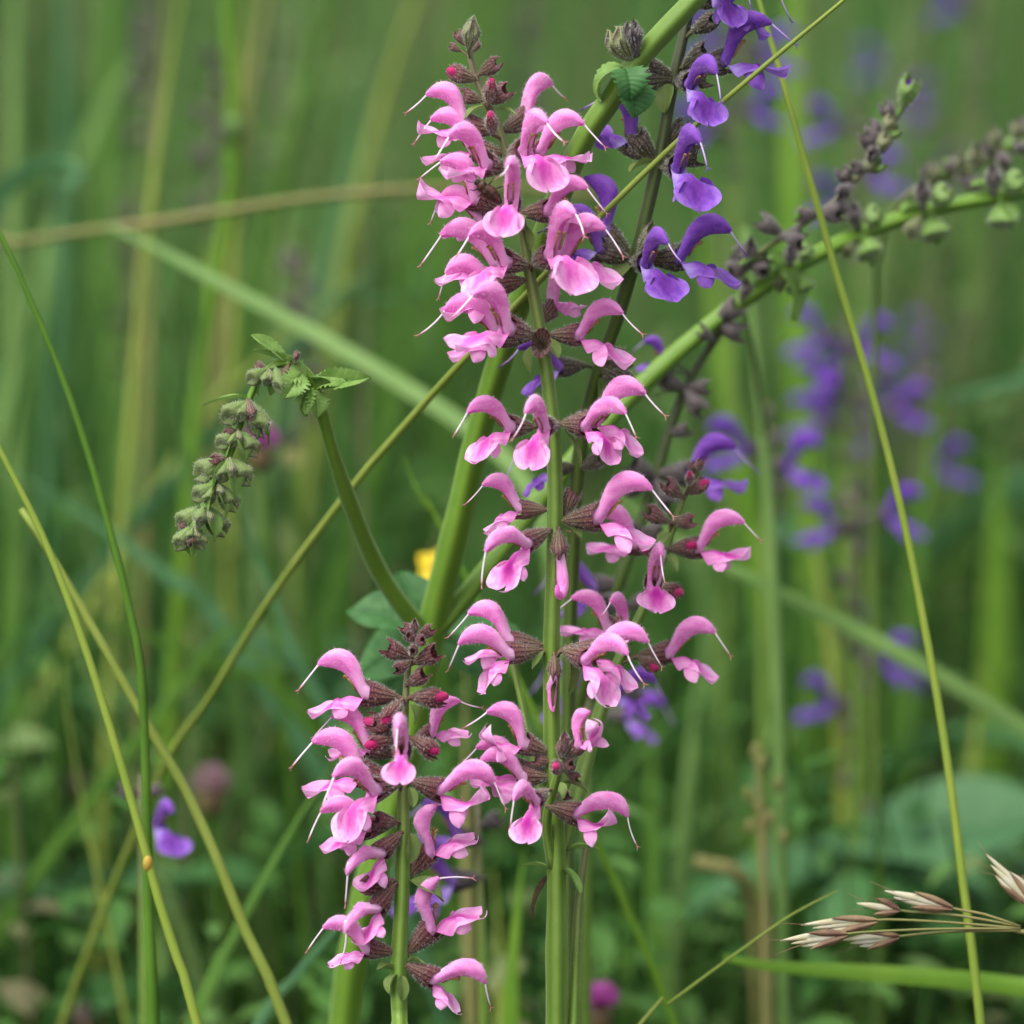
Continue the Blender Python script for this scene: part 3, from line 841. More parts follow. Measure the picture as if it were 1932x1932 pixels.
# a second, mostly faded violet sage further back
old = Sage('purple_sage', 'mostly faded violet sage with dark empty cups and one open flower', 'sage plant', [
    ([(1408, 555, 0.10), (1340, 655, 0.10), (1292, 735, 0.10), (1262, 815, 0.10), (1238, 900, 0.10), (1200, 1010, 0.10), (1160, 1120, 0.10), (1100, 1300, 0.11), (1062, 1500, 0.12), (1052, 1932, 0.13)],
     [1.0, 1.3, 1.6, 1.7, 1.8, 1.9, 2.0, 2.1, 2.2], True)], 'purple', 37, stem_mat_='stem_dark', calyx='calyx_grey', lod=0.6)
for (x, y, a, e, sc) in [(1352, 605, 20, 40, 1.1), (1352, 612, 10, -20, 1.1), (1345, 640, 150, 30, 0.8), (1292, 735, 30, -50, 1.1), (1290, 730, 160, 20, 1.0), (1294, 730, 10, 0, 0.9), (1270, 700, 170, 30, 0.8), (1236, 900, 160, 30, 1.2), (1240, 896, 12, 8, 1.3), (1236, 905, 40, -50, 1.2), (1232, 905, 170, -20, 1.1), (1262, 820, 10, 20, 0.8), (1210, 1000, 160, 20, 1.1), (1206, 1005, 20, 10, 1.0), (1182, 1140, 150, 10, 1.1), (1180, 1145, 20, 20, 1.0), (1400, 565, 60, 60, 0.8)]:
    old.bud(x, y, a, e, sc, open_=0.5)
old.flower(1246, 900, 4, 6, 1.05, drop=40, cup=0.9, lip=1.1); old.flower(1176, 1100, 190, -10, 1.0); old.flower(1120, 1300, 12, -4, 0.85)
old.flower(1280, 690, 160, 20, 0.6)
old.bract(1230, 910, 170, 0, 10, 8); old.bract(1290, 742, 170, 10, 9, 6)

# ------------------------------------------------------------------ green budding sage with three branches from one node
grn = Sage('green_sage', 'green sage not yet in flower, forking into three thick stems above dark leaves', 'sage plant', [
    ([(1400, -95, -0.004), (1295, 15, 0.0), (1200, 118, 0.006), (1150, 190, 0.010), (1090, 285, 0.016), (1020, 460, 0.03), (950, 660, 0.045), (900, 830, 0.058), (860, 1000, 0.068), (815, 1185, 0.08), (770, 1420, 0.09), (690, 1700, 0.10), (650, 1932, 0.11)],
     [2.6, 2.9, 3.1, 3.3, 3.4, 3.6, 3.8, 4.1, 4.3, 4.1, 4.6, 4.6, 4.8], True),
    ([(352, 1012, 0.010), (385, 965, 0.010), (415, 905, 0.010), (440, 840, 0.010), (462, 775, 0.012), (486, 720, 0.012), (520, 688, 0.010), (562, 688, 0.010), (592, 722, 0.012), (604, 765, 0.014), (630, 860, 0.026), (664, 960, 0.042), (706, 1060, 0.060), (748, 1130, 0.070), (800, 1195, 0.08)],
     [0.6, 0.8, 0.9, 1.0, 1.1, 1.2, 1.4, 1.7, 2.1, 2.3, 2.4, 2.5, 2.6, 2.7, 2.8], False),
    ([(2080, 335, 0.13), (1932, 362, 0.125), (1760, 395, 0.12), (1640, 435, 0.115), (1500, 502, 0.105), (1370, 590, 0.10), (1250, 690, 0.094), (1150, 790, 0.09), (1030, 930, 0.086), (930, 1060, 0.083), (825, 1190, 0.08)],
     [1.8, 2.1, 2.2, 2.4, 2.6, 2.7, 2.8, 2.9, 3.0, 2.9, 2.9], False),
], 'purple', 41, stem_mat_='stem_bright', calyx='calyx_green')
B, R, L = grn.bud, grn.bract, grn.leaf
# node on the thick stem
L(1172, 128, 165, 10, 14, 12, mat='leaf_fresh', curl=2.4, fold=0.2); L(1180, 130, 75, -10, 12, 11, mat='leaf_dark', curl=2.0, serr=0.2, dm=-0.004)
L(1188, 150, 60, -50, 12, 12, mat='leaf_dark', curl=1.0, dm=-0.003); R(1205, 165, 30, -60, 7, 5)
B(1195, 112, 165, 50, 1.2, open_=-0.2, fat=1.2); B(1192, 108, 140, 62, 1.1, open_=-0.2, fat=1.2); B(1200, 100, 120, 75, 1.1, calyx='calyx_grey', open_=0)
# nodding spike: closed pairs of buds and bracts
for (x, y, ds) in [(506, 698, 0.95), (468, 760, 1.4), (449, 815, 1.1), (430, 868, 1.35), (410, 916, 1.15), (388, 958, 1.2), (364, 996, 1.0)]:
    u_ = grn.rg.uniform
    B(x - 5, y, 172 + u_(-25, 25), -30 + u_(-22, 16), u_(0.75, 1.0) * ds, open_=-0.35, fat=1.05, cl=8, calyx='calyx_young')
    B(x + 5, y, 12 + u_(-25, 25), -48 + u_(-18, 16), u_(0.75, 1.0) * ds, open_=-0.35, fat=1.05, cl=8, calyx='calyx_young')
    B(x - 3 + u_(-3, 3), y + 2, 130 + u_(-20, 20), -55 + u_(-15, 15), u_(0.5, 0.7) * ds, open_=-0.35, calyx='calyx_young', cl=7)
    B(x + 3 + u_(-3, 3), y + u_(-4, 4), u_(40, 80), -60, u_(0.4, 0.65) * ds, open_=-0.35, calyx='calyx_rose' if u_(0, 1) > 0.5 else 'calyx_green', cl=7)
    if u_(0, 1) > 0.35: B(x - 4, y - 3, 175 + u_(-30, 30), u_(-10, 20), 0.5 * ds, open_=-0.3, calyx='calyx_rose', cl=7)
    R(x, y, 150 + u_(-20, 20), -55 + u_(-15, 15), 9 * ds, 5 * ds, mat='leaf_fresh'); R(x, y - 2, 30 + u_(-20, 20), -62 + u_(-15, 15), 9 * ds, 5 * ds, mat='leaf_fresh')
for k in range(6): B(358 + 3 * (k % 3), 1004 + 2 * k, 60 * k, -60, 0.5, open_=-0.3, calyx='calyx_rose', cl=7)
R(470, 750, 178, 5, 14, 3.5, mat='leaf_fresh', curl=0.5); R(478, 770, 10, -50, 12, 4, mat='leaf_fresh')
L(596, 726, 4, 6, 17, 8, mat='leaf_fresh', curl=-0.25, fold=0.9, roll=60); L(590, 722, 170, -40, 11, 10, mat='leaf_fresh', curl=1.4, serr=0.18); L(588, 715, 20, 35, 7, 7, mat='leaf_fresh', curl=1.6, serr=0.2)
L(560, 690, 176, 28, 14, 5, mat='leaf_fresh', curl=0.3, roll=40); R(545, 682, 30, 50, 5, 4, mat='leaf_fresh'); L(592, 735, 60, -55, 9, 7, mat='leaf_fresh', curl=0.8, serr=0.25); L(588, 730, 130, -50, 9, 7, mat='leaf_fresh', curl=0.8, serr=0.25)
L(578, 712, 150, 30, 9, 8, mat='leaf_fresh', curl=1.2, serr=0.25, roll=-50); L(600, 730, 30, 40, 9, 8, mat='leaf_fresh', curl=1.4, serr=0.25, roll=40); L(570, 704, 120, -30, 10, 8, mat='leaf_fresh', curl=0.8, serr=0.25, roll=-40); L(540, 680, 165, 45, 13, 6, mat='leaf_fresh', curl=0.3, roll=-40)
B(545, 690, 160, -60, 0.7, calyx='calyx_rose', open_=-0.2, cl=7); B(556, 684, 60, 60, 0.45, calyx='calyx_rose', open_=-0.2); B(520, 694, 60, -65, 0.85, open_=-0.3, calyx='calyx_young')
# the branch to the right, with round green fruiting cups
u_ = grn.rg.uniform
for (x, y, s_) in [(1500, 505, 1.0), (1628, 438, 1.1), (1752, 398, 1.2), (1884, 372, 1.2)]:
    B(x + 4, y + 14, 40 + u_(-30, 30), -66 + u_(-15, 20), 1.15 * s_, calyx='calyx_fruit', fat=1.35, cl=6, open_=-0.35, teeth=0.4)
    B(x - 10, y - 8, 110 + u_(-30, 30), 55 + u_(-20, 20), 0.95 * s_, calyx='calyx_grey', cl=8, open_=0.2)
    B(x + 14, y - 10, 30 + u_(-30, 60), 55 + u_(-20, 20), 0.9 * s_, calyx='calyx_fruit', fat=1.2, cl=7.5, open_=-0.2)
    if u_(0, 1) > 0.4: B(x - 14, y + 8, 150, -50, 0.8 * s_, calyx='calyx_green', open_=0.2)
    R(x, y + 8, 30 + u_(-20, 20), -40 + u_(-20, 20), 11, 7, mat='leaf_fresh', curl=1.2); R(x - 4, y - 6, 160, 40 + u_(-20, 20), 10, 6, mat='leaf_fresh', curl=1.0)
L(1478, 512, 30, -50, 17, 14, mat='leaf_fresh', curl=0.9, serr=0.22, dm=0.10); L(1470, 500, 150, 30, 16, 7, mat='leaf_fresh', curl=0.9, dm=0.10); B(1440, 490, 165, 10, 1.2, calyx='calyx_grey'); B(1430, 500, 150, 35, 1.1, calyx='calyx_grey')
# leaves round the fork
for k, (x, y, ang, ln, w, dm, tilt, cu) in enumerate([(790, 1178, 160, 24, 17, 0.088, 45, 0.5), (792, 1165, 112, 17, 17, 0.10, 30, 0.6), (835, 1188, 8, 25, 12, 0.10, 55, 0.4), (800, 1200, 205, 27, 20, 0.10, 40, 0.5), (800, 1205, 232, 30, 18, 0.11, 40, 0.4), (830, 1200, -28, 24, 16, 0.11, 45, 0.5)]):
    leaf_mb(random.Random(70 + k), ln * MM, w * MM, cu, 0.05, 0.07, 0.25, 18, 34).build('leaf', 'leaf_dark', grn.root, facing(P(x, y, dm) - grn.off, ang, tilt))

# ------------------------------------------------------------------ faded spikes at the right
sp = Sage('spent_sage', 'grey faded sage spike leaning right, its tip rising above the thick green branch', 'sage plant', [
    ([(1716, 178, 0.08), (1690, 225, 0.08), (1655, 285, 0.08), (1610, 345, 0.082), (1552, 398, 0.085), (1480, 445, 0.088), (1415, 495, 0.10), (1400, 560, 0.13), (1430, 720, 0.20), (1455, 1000, 0.27), (1476, 1932, 0.29)],
     [0.5, 0.8, 0.9, 1.0, 1.1, 1.2, 1.3, 1.4, 1.5, 1.6, 1.7], True)], 'purple', 43, stem_mat_='stem_green', calyx='calyx_grey', lod=0.6)
for (x, y) in [(1690, 228), (1672, 258), (1655, 288), (1630, 320), (1605, 350)]:
    for (a, e, c, f) in [(165, 45, 'calyx_grey', 1.0), (20, 10, 'calyx_fruit', 1.2), (60, 45, 'calyx_green', 1.0), (140, 0, 'calyx_grey', 1.0)]:
        if sp.rg.random() < 0.8: sp.bud(x + sp.rg.uniform(-5, 5), y + sp.rg.uniform(-5, 5), a + sp.rg.uniform(-30, 30), e + sp.rg.uniform(-20, 20), sp.rg.uniform(0.65, 1.0), calyx=c, fat=f, open_=0.0)
for (x, y) in [(1545, 402), (1478, 445), (1415, 500)]:
    for (a, e) in [(160, 50), (100, 65), (40, -20), (150, -10), (20, 30)]:
        if sp.rg.random() < 0.75: sp.bud(x + sp.rg.uniform(-5, 5), y + sp.rg.uniform(-5, 5), a + sp.rg.uniform(-30, 30), e + sp.rg.uniform(-20, 20), sp.rg.uniform(0.8, 1.1), open_=0.3)
sp.bud(1702, 205, 60, 62, 1.3, calyx='calyx_fruit', open_=0.3, fat=0.9); sp.bud(1704, 200, 60, 66, 0.9, calyx='calyx_fruit', tip=2.5, petal='petal_purple', fat=0.6)

tr = Sage('spent_sage', 'faded sage spike with grey-green cups lying behind the thick green branch', 'sage plant', [
    ([(2010, 215, 0.16), (1945, 260, 0.16), (1880, 290, 0.16), (1820, 325, 0.165), (1760, 345, 0.17), (1700, 380, 0.18), (1660, 470, 0.20), (1650, 700, 0.24), (1660, 1932, 0.36)],
     [0.8, 1.0, 1.1, 1.2, 1.2, 1.3, 1.4, 1.5, 1.7], True)], 'purple', 47, stem_mat_='stem_green', calyx='calyx_grey', lod=0.6)
for (x, y) in [(1945, 260), (1912, 275), (1880, 292), (1845, 312), (1805, 330), (1760, 348)]:
    for (a, e, c) in [(160, 50, 'calyx_grey'), (100, 65, 'calyx_green'), (40, -20, 'calyx_grey'), (20, 30, 'calyx_fruit')]:
        if tr.rg.random() < 0.7: tr.bud(x + tr.rg.uniform(-8, 8), y + tr.rg.uniform(-8, 8), a + tr.rg.uniform(-30, 30), e + tr.rg.uniform(-20, 20), tr.rg.uniform(0.8, 1.1), open_=0.2, calyx=c)

# ------------------------------------------------------------------ brown beetle on the pink flowers
def beetle():
    c = P(922, 362, -0.0185)
    root = thing('beetle', c, 'mottled brown beetle clinging to the upper pink flowers', 'beetle')
    root.rotation_euler = (math.radians(8), math.radians(40), math.radians(-8))
    # x along the body (tail +x), z towards the viewer after turning
    q = Matrix.Rotation(math.radians(90), 4, 'X')
    rg = random.Random(3)
    for s in (-1, 1):
        mb = MB()
        def fn(u, v, s=s):
            x = -1.6 + 6.6 * v
            w = 2.0 * math.sin(math.pi * min(1, 0.28 + 0.68 * v)) ** 0.8
            a = math.pi / 2 * u
            return Vector((x, s * (w * math.sin(a) * 1.05 + 0.03), 1.6 * math.cos(a) * math.sin(math.pi * (0.25 + 0.7 * v)) ** 0.6 + 0.1 * math.sin(9 * u))) * MM, 0, 0
        mb.grid(fn, 10, 14)
        o = mb.build('wing_case', 'beetle_shell', root); o.matrix_local = q
    mb = MB(); mb.ellipsoid((0.7 * MM, 0, 0), (4.2 * MM, 1.7 * MM, 1.1 * MM), nu=14, nv=10, rot=Matrix.Rotation(0, 3, 'X')); o = mb.build('abdomen', 'beetle_black', root); o.matrix_local = q
    mb = MB(); mb.ellipsoid((-2.5 * MM, 0, 0.35 * MM), (1.5 * MM, 1.75 * MM, 1.15 * MM), nu=14, nv=10); o = mb.build('thorax', 'beetle_shell', root); o.matrix_local = q
    mb = MB(); mb.ellipsoid((-4.2 * MM, 0, 0.15 * MM), (0.95 * MM, 1.0 * MM, 0.75 * MM), nu=12, nv=8)
    for s in (-1, 1): mb.ellipsoid((-4.5 * MM, s * 0.75 * MM, 0.4 * MM), (0.3 * MM,) * 3, nu=8, nv=6)
    hd = mb.build('head', 'beetle_black', root); hd.matrix_local = q
    for s in (-1, 1):
        mb = MB(); mb.tube(crom([Vector(p) * MM for p in [(-4.8, s * 0.5, 0.3), (-6.0, s * 1.3, 0.6), (-7.2, s * 1.7, 0.2)]], 0.4 * MM), 0.11 * MM, 5); mb.build('antenna', 'beetle_black', hd)
        for k, x in enumerate((-2.8, -1.2, 0.6)):
            mb = MB(); dx = (-1.2, -0.2, 1.0)[k]
            mb.tube([Vector(p) * MM for p in [(x, s * 1.0, -0.3), (x + dx * 0.6, s * 2.6, 0.2), (x + dx * 1.3, s * 3.4, -1.0), (x + dx * 1.6, s * 4.0, -1.5)]], [0.24 * MM, 0.2 * MM, 0.15 * MM, 0.09 * MM], 6)
            o = mb.build('leg', 'beetle_black', root); o.matrix_local = q
beetle()

# ------------------------------------------------------------------ grass stalks and blades one can pick out
def px_r(w, dm): return w * 0.5 * PXM * (FOC + dm) / FOC


def stalk(name, label, path, widths, mat, ground_='end', group=None, node=None, cat='grass stalk', node_mat='blade_pale'):
    pts = [P(*q) for q in path]
    n0 = len(pts)
    if ground_ == 'end': pts = to_ground(pts, 0.3)
    line = crom(pts, 0.008)
    dm = sum(q[2] for q in path) / len(path)
    root = thing(name, (pts[-1].x, pts[-1].y, max(0.0, pts[-1].z)), label, cat, group)
    off = Vector(root.location)
    mb = MB()
    nn = len(line)
    mb.tube([q - off for q in line], [px_r(lerpl(widths, min(1, i / (nn - 1) * (len(pts) - 1) / max(1, n0 - 1))), dm) for i in range(nn)], 8)
    mb.build('stem', mat, root)
    if node:
        for (x, y, d, w, h) in node:
            mb = MB(); mb.ellipsoid(P(x, y, d) - off, (px_r(w, d), px_r(w, d), px_r(h, d)), nu=10, nv=8)
            mb.build('node', node_mat, root)
    return root


def blade(name, label, path, widths, mat, ground_='end', group=None, face=0.0, cat='grass shoot', keel=0.25):
    """long leaf folded along its keel"""
    pts = [P(*q) for q in path]
    n0 = len(pts)
    if ground_ == 'end': pts = to_ground(pts, 0.3)
    line = crom(pts, 0.008)
    dm = sum(q[2] for q in path) / len(path)
    nn = len(line)
    off = Vector((line[-1].x, line[-1].y, max(0, line[-1].z)))
    root = thing(name, off, label, cat, group)
    mb = MB()
    for i, q in enumerate(line):
        t = (line[min(i + 1, nn - 1)] - line[max(i - 1, 0)]).normalized()
        v = (q - CAM).normalized()
        s = t.cross(v).normalized(); nrm = s.cross(t).normalized()
        s2 = s * math.cos(face) + nrm * math.sin(face); n2 = nrm * math.cos(face) - s * math.sin(face)
        w = px_r(lerpl(widths, min(1, i / (nn - 1) * (len(pts) - 1) / max(1, n0 - 1))), dm)
        for j, u in enumerate((-1, -0.5, 0, 0.5, 1)):
            mb.vert(q - off + s2 * (u * w) + n2 * (keel * w * (abs(u) - 0.5)), i / nn, abs(u))
        if i:
            b = 5 * (i - 1)
            for j in range(4): mb.face((b + j, b + j + 1, b + 6 + j, b + 5 + j))
    mb.build('blade', mat, root)
    return root


stalk('grass_stalk', 'long olive stalk slanting right across the violet sage and behind the pink flowers', [(1900, -250, -0.006), (1740, -125, -0.002), (1592, 0, 0.002), (1450, 118, 0.004), (1310, 238, 0.006), (1220, 322, 0.008), (1130, 412, 0.012), (1000, 548, 0.03), (865, 690, 0.05), (740, 830, 0.07), (660, 925, 0.08), (520, 1115, 0.11), (400, 1310, 0.14), (285, 1500, 0.17)], [2, 9, 12, 14, 15, 15, 16, 16, 18], 'stalk_olive')
stalk('grass_stalk', 'thin yellow-green stalk rising through the right side past the oat spikelets', [(1350, -300, 0.05), (1395, -130, 0.05), (1432, 0, 0.05), (1470, 130, 0.05), (1540, 380, 0.05), (1585, 540, 0.05), (1645, 740, 0.05), (1700, 960, 0.05), (1748, 1200, 0.05), (1785, 1420, 0.05), (1815, 1650, 0.05), (1850, 1932, 0.05)], [2, 10, 14, 14, 15, 16, 17, 19, 20, 21], 'stalk_yellow')
stalk('grass_stalk', 'pale yellow stalk with an orange joint, lower left', [(-60, 730, 0.03), (0, 850, 0.03), (80, 1010, 0.03), (150, 1190, 0.03), (210, 1380, 0.03), (262, 1560, 0.03), (300, 1700, 0.03), (335, 1810, 0.03), (372, 1932, 0.03)], [10, 14, 17, 19, 20, 21, 22], 'stalk_yellow', node=[(279, 1630, 0.0295, 20, 34)], node_mat='joint')
stalk('grass_stalk', 'straw-green stalk leaning across the lower left, crossing behind a dark stem', [(40, 960, 0.06), (95, 1045, 0.06), (170, 1175, 0.06), (240, 1300, 0.06), (300, 1405, 0.06), (350, 1490, 0.06), (405, 1610, 0.06), (465, 1760, 0.06), (540, 1932, 0.06)], [12, 17, 20, 22, 22, 23, 23], 'stalk_olive')
stalk('plant_stem', 'dark green bending stem at the left edge, upright lower down', [(-60, 330, 0.045), (5, 450, 0.045), (55, 560, 0.045), (110, 690, 0.045), (165, 850, 0.045), (210, 1010, 0.045), (245, 1150, 0.045), (265, 1260, 0.045), (275, 1450, 0.046), (280, 1700, 0.048), (290, 1932, 0.05)], [8, 12, 14, 17, 20, 24, 30, 32, 32], 'stalk_green', cat='stem')
stalk('grass_stalk', 'tan stalk lying almost level behind the upper pink flowers', [(1150, 372, 0.34), (960, 352, 0.33), (800, 356, 0.32), (600, 372, 0.32), (430, 398, 0.32), (280, 422, 0.33), (140, 440, 0.34), (20, 460, 0.35), (-160, 500, 0.36)], [14, 17, 17, 16, 16, 17, 18], 'stalk_tan')
blade('grass_shoot', 'pale green blade slanting down to the right behind the nodding green spike', [(205, 425, 0.33), (300, 470, 0.32), (420, 535, 0.31), (560, 610, 0.30), (700, 690, 0.29), (860, 790, 0.28), (970, 880, 0.27), (1030, 1000, 0.26), (1050, 1200, 0.26), (1052, 1500, 0.26)], [8, 26, 32, 34, 34, 34, 30, 24, 20], 'blade_pale', face=0.3)
blade('grass_shoot', 'long green stem-like blade sloping to the lower right behind the side spike', [(1150, 925, 0.25), (1230, 985, 0.25), (1340, 1050, 0.25), (1450, 1108, 0.25), (1600, 1180, 0.26), (1750, 1262, 0.26), (1932, 1372, 0.27), (2080, 1470, 0.27)], [10, 26, 32, 34, 34, 34, 36], 'blade_pale', face=0.2)
blade('grass_shoot', 'level green blade across the lower right corner below the oat spikelets', [(1365, 1806, 0.13), (1450, 1822, 0.13), (1560, 1830, 0.13), (1680, 1838, 0.13), (1810, 1848, 0.13), (1932, 1862, 0.13), (2060, 1890, 0.13)], [12, 34, 38, 40, 44, 44], 'blade_lime', face=0.15)
stalk('grass_stalk', 'soft upright green stalk between the side spike and the thin yellow-green stalk', [(1405, 430, 0.24), (1420, 600, 0.24), (1436, 780, 0.24), (1452, 970, 0.24), (1462, 1160, 0.24), (1468, 1350, 0.24), (1474, 1550, 0.24), (1480, 1932, 0.25)], [14, 22, 24, 24, 24, 24], 'blade_pale')
stalk('grass_stalk', 'thin arching olive stalk rising from the bottom edge towards the oat spikelets', [(1580, 1680, 0.05), (1500, 1722, 0.05), (1432, 1768, 0.05), (1340, 1835, 0.05), (1260, 1895, 0.05), (1200, 1942, 0.05)], [3, 6, 9, 11, 12, 13], 'stalk_olive')
stalk('grass_stalk', 'faint olive stalk with a pale joint, upper left', [(428, -60, 0.42), (432, 60, 0.42), (438, 160, 0.42), (442, 240, 0.42), (438, 340, 0.42), (425, 430, 0.42), (400, 560, 0.42), (378, 720, 0.42), (360, 900, 0.42)], [26, 28, 30, 34, 34, 32], 'blade_lime', node=[(442, 240, 0.415, 38, 50)])
blade('grass_shoot', 'blue-green blade with a curled-over tip at the upper left edge', [(120, 355, 0.38), (140, 345, 0.38), (148, 322, 0.38), (110, 305, 0.39), (55, 318, 0.40), (10, 360, 0.40), (-30, 450, 0.40), (-60, 620, 0.40)], [14, 34, 40, 44, 48, 48, 48], 'blade_blue', face=0.4)
blade('grass_shoot', 'dull blue-green blade lying flat at the right edge', [(1790, 755, 0.45), (1850, 738, 0.45), (1932, 722, 0.45), (2060, 720, 0.45)], [14, 44, 54, 58], 'blade_blue')

# a loose-flowered wild oat
oat_off = P(2080, 1930, 0.03)
oat = thing('oat_grass', (oat_off.x, oat_off.y, 0), 'wild oat panicle with cream and purple-brown spikelets lying level', 'oat grass')
oo = Vector((oat_off.x, oat_off.y, 0))
org = random.Random(5)
mb = MB(); mb.tube([q - oo for q in crom(to_ground([P(1900, 1752, 0.02), P(1990, 1775, 0.022), P(2060, 1830, 0.026), P(2080, 1930, 0.03)], 0.1), 0.006)], 0.75 * MM, 8); mb.build('stem', 'stalk_tan', oat)


def spikelet(tip, base, joint, husk=3, glume=True, w=2.6):
    a, b = P(*base) - oo, P(*tip) - oo
    ax = (b - a); L = ax.length; ax = ax / L
    side = ax.cross(FWD).normalized()
    mb = MB()
    for k in range(husk):
        ln = L * (1.0 - 0.16 * k); off = side * ((k - (husk - 1) / 2) * 1.35 * MM) + FWD * (org.uniform(-0.7, 0.7) * MM)
        def fn(u, v, ln=ln, off=off, k=k):
            th = 2 * math.pi * u
            r = w * 0.5 * MM * math.sin(math.pi * min(1, 0.08 + 0.9 * v)) ** 0.8 * 0.75
            return a + ax * (ln * v) + off * min(1, v * 2.0) + side * (r * math.cos(th)) + FWD * (r * 0.7 * math.sin(th)), v, 0
        mb.grid(fn, 10, 12, True)
    o = mb.build('spikelet', 'oat_husk', oat)
    if glume:
        mb = MB()
        for s in (-1, 1):
            def fg(u, v, s=s):
                r = 1.15 * MM * math.sin(math.pi * min(1, 0.1 + 0.9 * v)) ** 0.9
                return a - ax * 1 * MM + ax * (L * 0.62 * v) + side * (s * (0.4 + 2.0 * v) * MM + (u - 0.5) * 2 * r) - FWD * ((1.3 - 2.0 * abs(u - 0.5)) * MM), v, 0
            mb.grid(fg, 5, 9)
        mb.build('glume', 'oat_glume', o)
    mb = MB()
    for s in (-0.5, 0.6):
        mb.tube([a + ax * L * 0.4, a + ax * L * 0.85 + side * 2.2 * s * MM, a + ax * L * 1.25 + side * 5 * s * MM], [0.16 * MM, 0.12 * MM, 0.05 * MM], 4)
    mb.build('awn', 'oat_glume', o)
    mb = MB(); j = P(*joint) - oo
    mb.tube(crom([a + ax * 2 * MM, a - ax * 4 * MM, (a + j) / 2 + Vector((0, 0, 0.0008)), j], 0.004), 0.42 * MM, 6); mb.build('stalklet', 'stalk_tan', o)


spikelet((1512, 1754, 0.016), (1648, 1738, 0.016), (1925, 1752, 0.02))
spikelet((1474, 1784, 0.012), (1592, 1764, 0.014), (1925, 1752, 0.02))
spikelet((1588, 1782, 0.018), (1690, 1768, 0.018), (1925, 1756, 0.02))
spikelet((1668, 1685, 0.022), (1790, 1712, 0.022), (1925, 1748, 0.02), husk=2, w=3.2)
spikelet((1616, 1704, 0.024), (1690, 1716, 0.024), (1925, 1748, 0.02), husk=1)
spikelet((1855, 1618, 0.03), (1945, 1705, 0.03), (2000, 1785, 0.022))
spikelet((1880, 1640, 0.034), (1965, 1690, 0.034), (2000, 1785, 0.022), husk=2)

# brown seed stalk
ss = stalk('seed_stalk', 'brownish upright seed stalk with tan husks left of the oat spikelets', [(1428, 1400, 0.22), (1434, 1500, 0.22), (1442, 1650, 0.22), (1446, 1800, 0.22), (1448, 1960, 0.22)], [10, 18, 22, 22, 22], 'stalk_tan')
so_ = Vector(ss.location)
for (x, y) in [(1412, 1500), (1430, 1520), (1452, 1545), (1415, 1560), (1440, 1440), (1424, 1420), (1478, 1580), (1468, 1480)]:
    mb = MB(); mb.ellipsoid(P(x, y, 0.22) - so_, (1.6 * MM, 1.2 * MM, 3.2 * MM), nu=8, nv=6); mb.build('husk', 'stalk_tan', ss)
tan = stalk('seed_stalk', 'short stalk tipped with one tan seed head above a broad blue-green leaf', [(1310, 1625, 0.3), (1345, 1634, 0.3), (1380, 1642, 0.3), (1420, 1700, 0.31), (1425, 1900, 0.32)], [26, 30, 22, 6, 6], 'stalk_tan')

# ------------------------------------------------------------------ softly seen flowers behind
def far_sage(x, top, dm, lean, flowers, seed, label, group, hue='purple', h=420):
    s = Sage('pink_sage' if hue == 'pink' else 'purple_sage', label, 'sage plant', [([(x, top, dm), (x - lean * 0.4, top + h * 0.4, dm), (x - lean, top + h, dm)], [0.8, 1.4, 1.9], True)], hue, seed, group, hairs=False, stem_mat_='stem_green', calyx='calyx_grey', lod=0.15)
    return s


FG = 'violet sages far behind on the right'
FSN = ['with two flowers under the thick green branch', 'with five flowers left of the thin yellow-green stalk', 'with three flowers right of the thin yellow-green stalk', 'with a single large flower and bud, alone among dark grass', 'lowest of the far ones, with two flowers', 'far off beyond the thin yellow-green stalk',
    'beyond the tip of the grey faded spike', 'close behind the flowering violet sage', 'between the thin stalk and the grey faded spike', 'just left of the soft upright green stalk', 'dim, under the slanting green blade', 'with a single flower high above the faded spikes', 'dim and grey behind the tip of the grey faded spike']
for i, (x, top, dm, lean, fl) in enumerate([
    (1600, 600, 0.50, 10, [(1585, 655, 20), (1590, 640, 160)]),
    (1640, 700, 0.55, -5, [(1640, 748, 165), (1590, 800, 178), (1630, 700, 150), (1655, 775, 20), (1610, 735, 170)]),
    (1740, 700, 0.62, 15, [(1735, 880, 20), (1690, 830, 150), (1720, 760, 165)]),
    (1610, 930, 0.40, -8, [(1618, 1005, 180), (1626, 975, 15)]),
    (1620, 1220, 0.45, 10, [(1610, 1330, 175), (1622, 1255, 10)]),
    (1800, 560, 0.9, 10, [(1790, 640, 170), (1780, 690, 160)]),
    (1700, 60, 1.2, 20, [(1690, 130, 170), (1680, 190, 10)]),
    (1400, 20, 0.55, 15, [(1395, 80, 170), (1385, 210, 20), (1370, 250, 170), (1395, 110, 20)]),
    (1620, 180, 0.6, 6, [(1612, 240, 170), (1614, 330, 20), (1610, 380, 160)]),
    (1450, 760, 0.36, 8, [(1446, 850, 175), (1442, 880, 20)]),
    (1690, 1150, 0.8, 8, [(1685, 1190, 165), (1680, 1280, 20)]),
    (1840, -30, 0.9, 8, [(1838, 12, 170)]),
    (1770, 150, 1.3, 14, [(1765, 230, 170), (1760, 320, 20)]),
]):
    s = far_sage(x, top, dm, lean, fl, 100 + i, 'blurred violet sage ' + FSN[i], FG, hue='deep')
    for (fx, fy, az) in fl:
        s.flower(fx, fy, az + s.rg.uniform(-20, 20), 8, s.rg.uniform(1.0, 1.15), dm=dm, st=False, style=0, lip=1.0)
    for k in range(7):
        yy = top + 20 + k * 48 + s.rg.uniform(-6, 6)
        s.bud(x - lean * (yy - top) / 420, yy, s.rg.choice([20, 160, 60, 120]), s.rg.uniform(0, 40), 1.0, dm=dm)
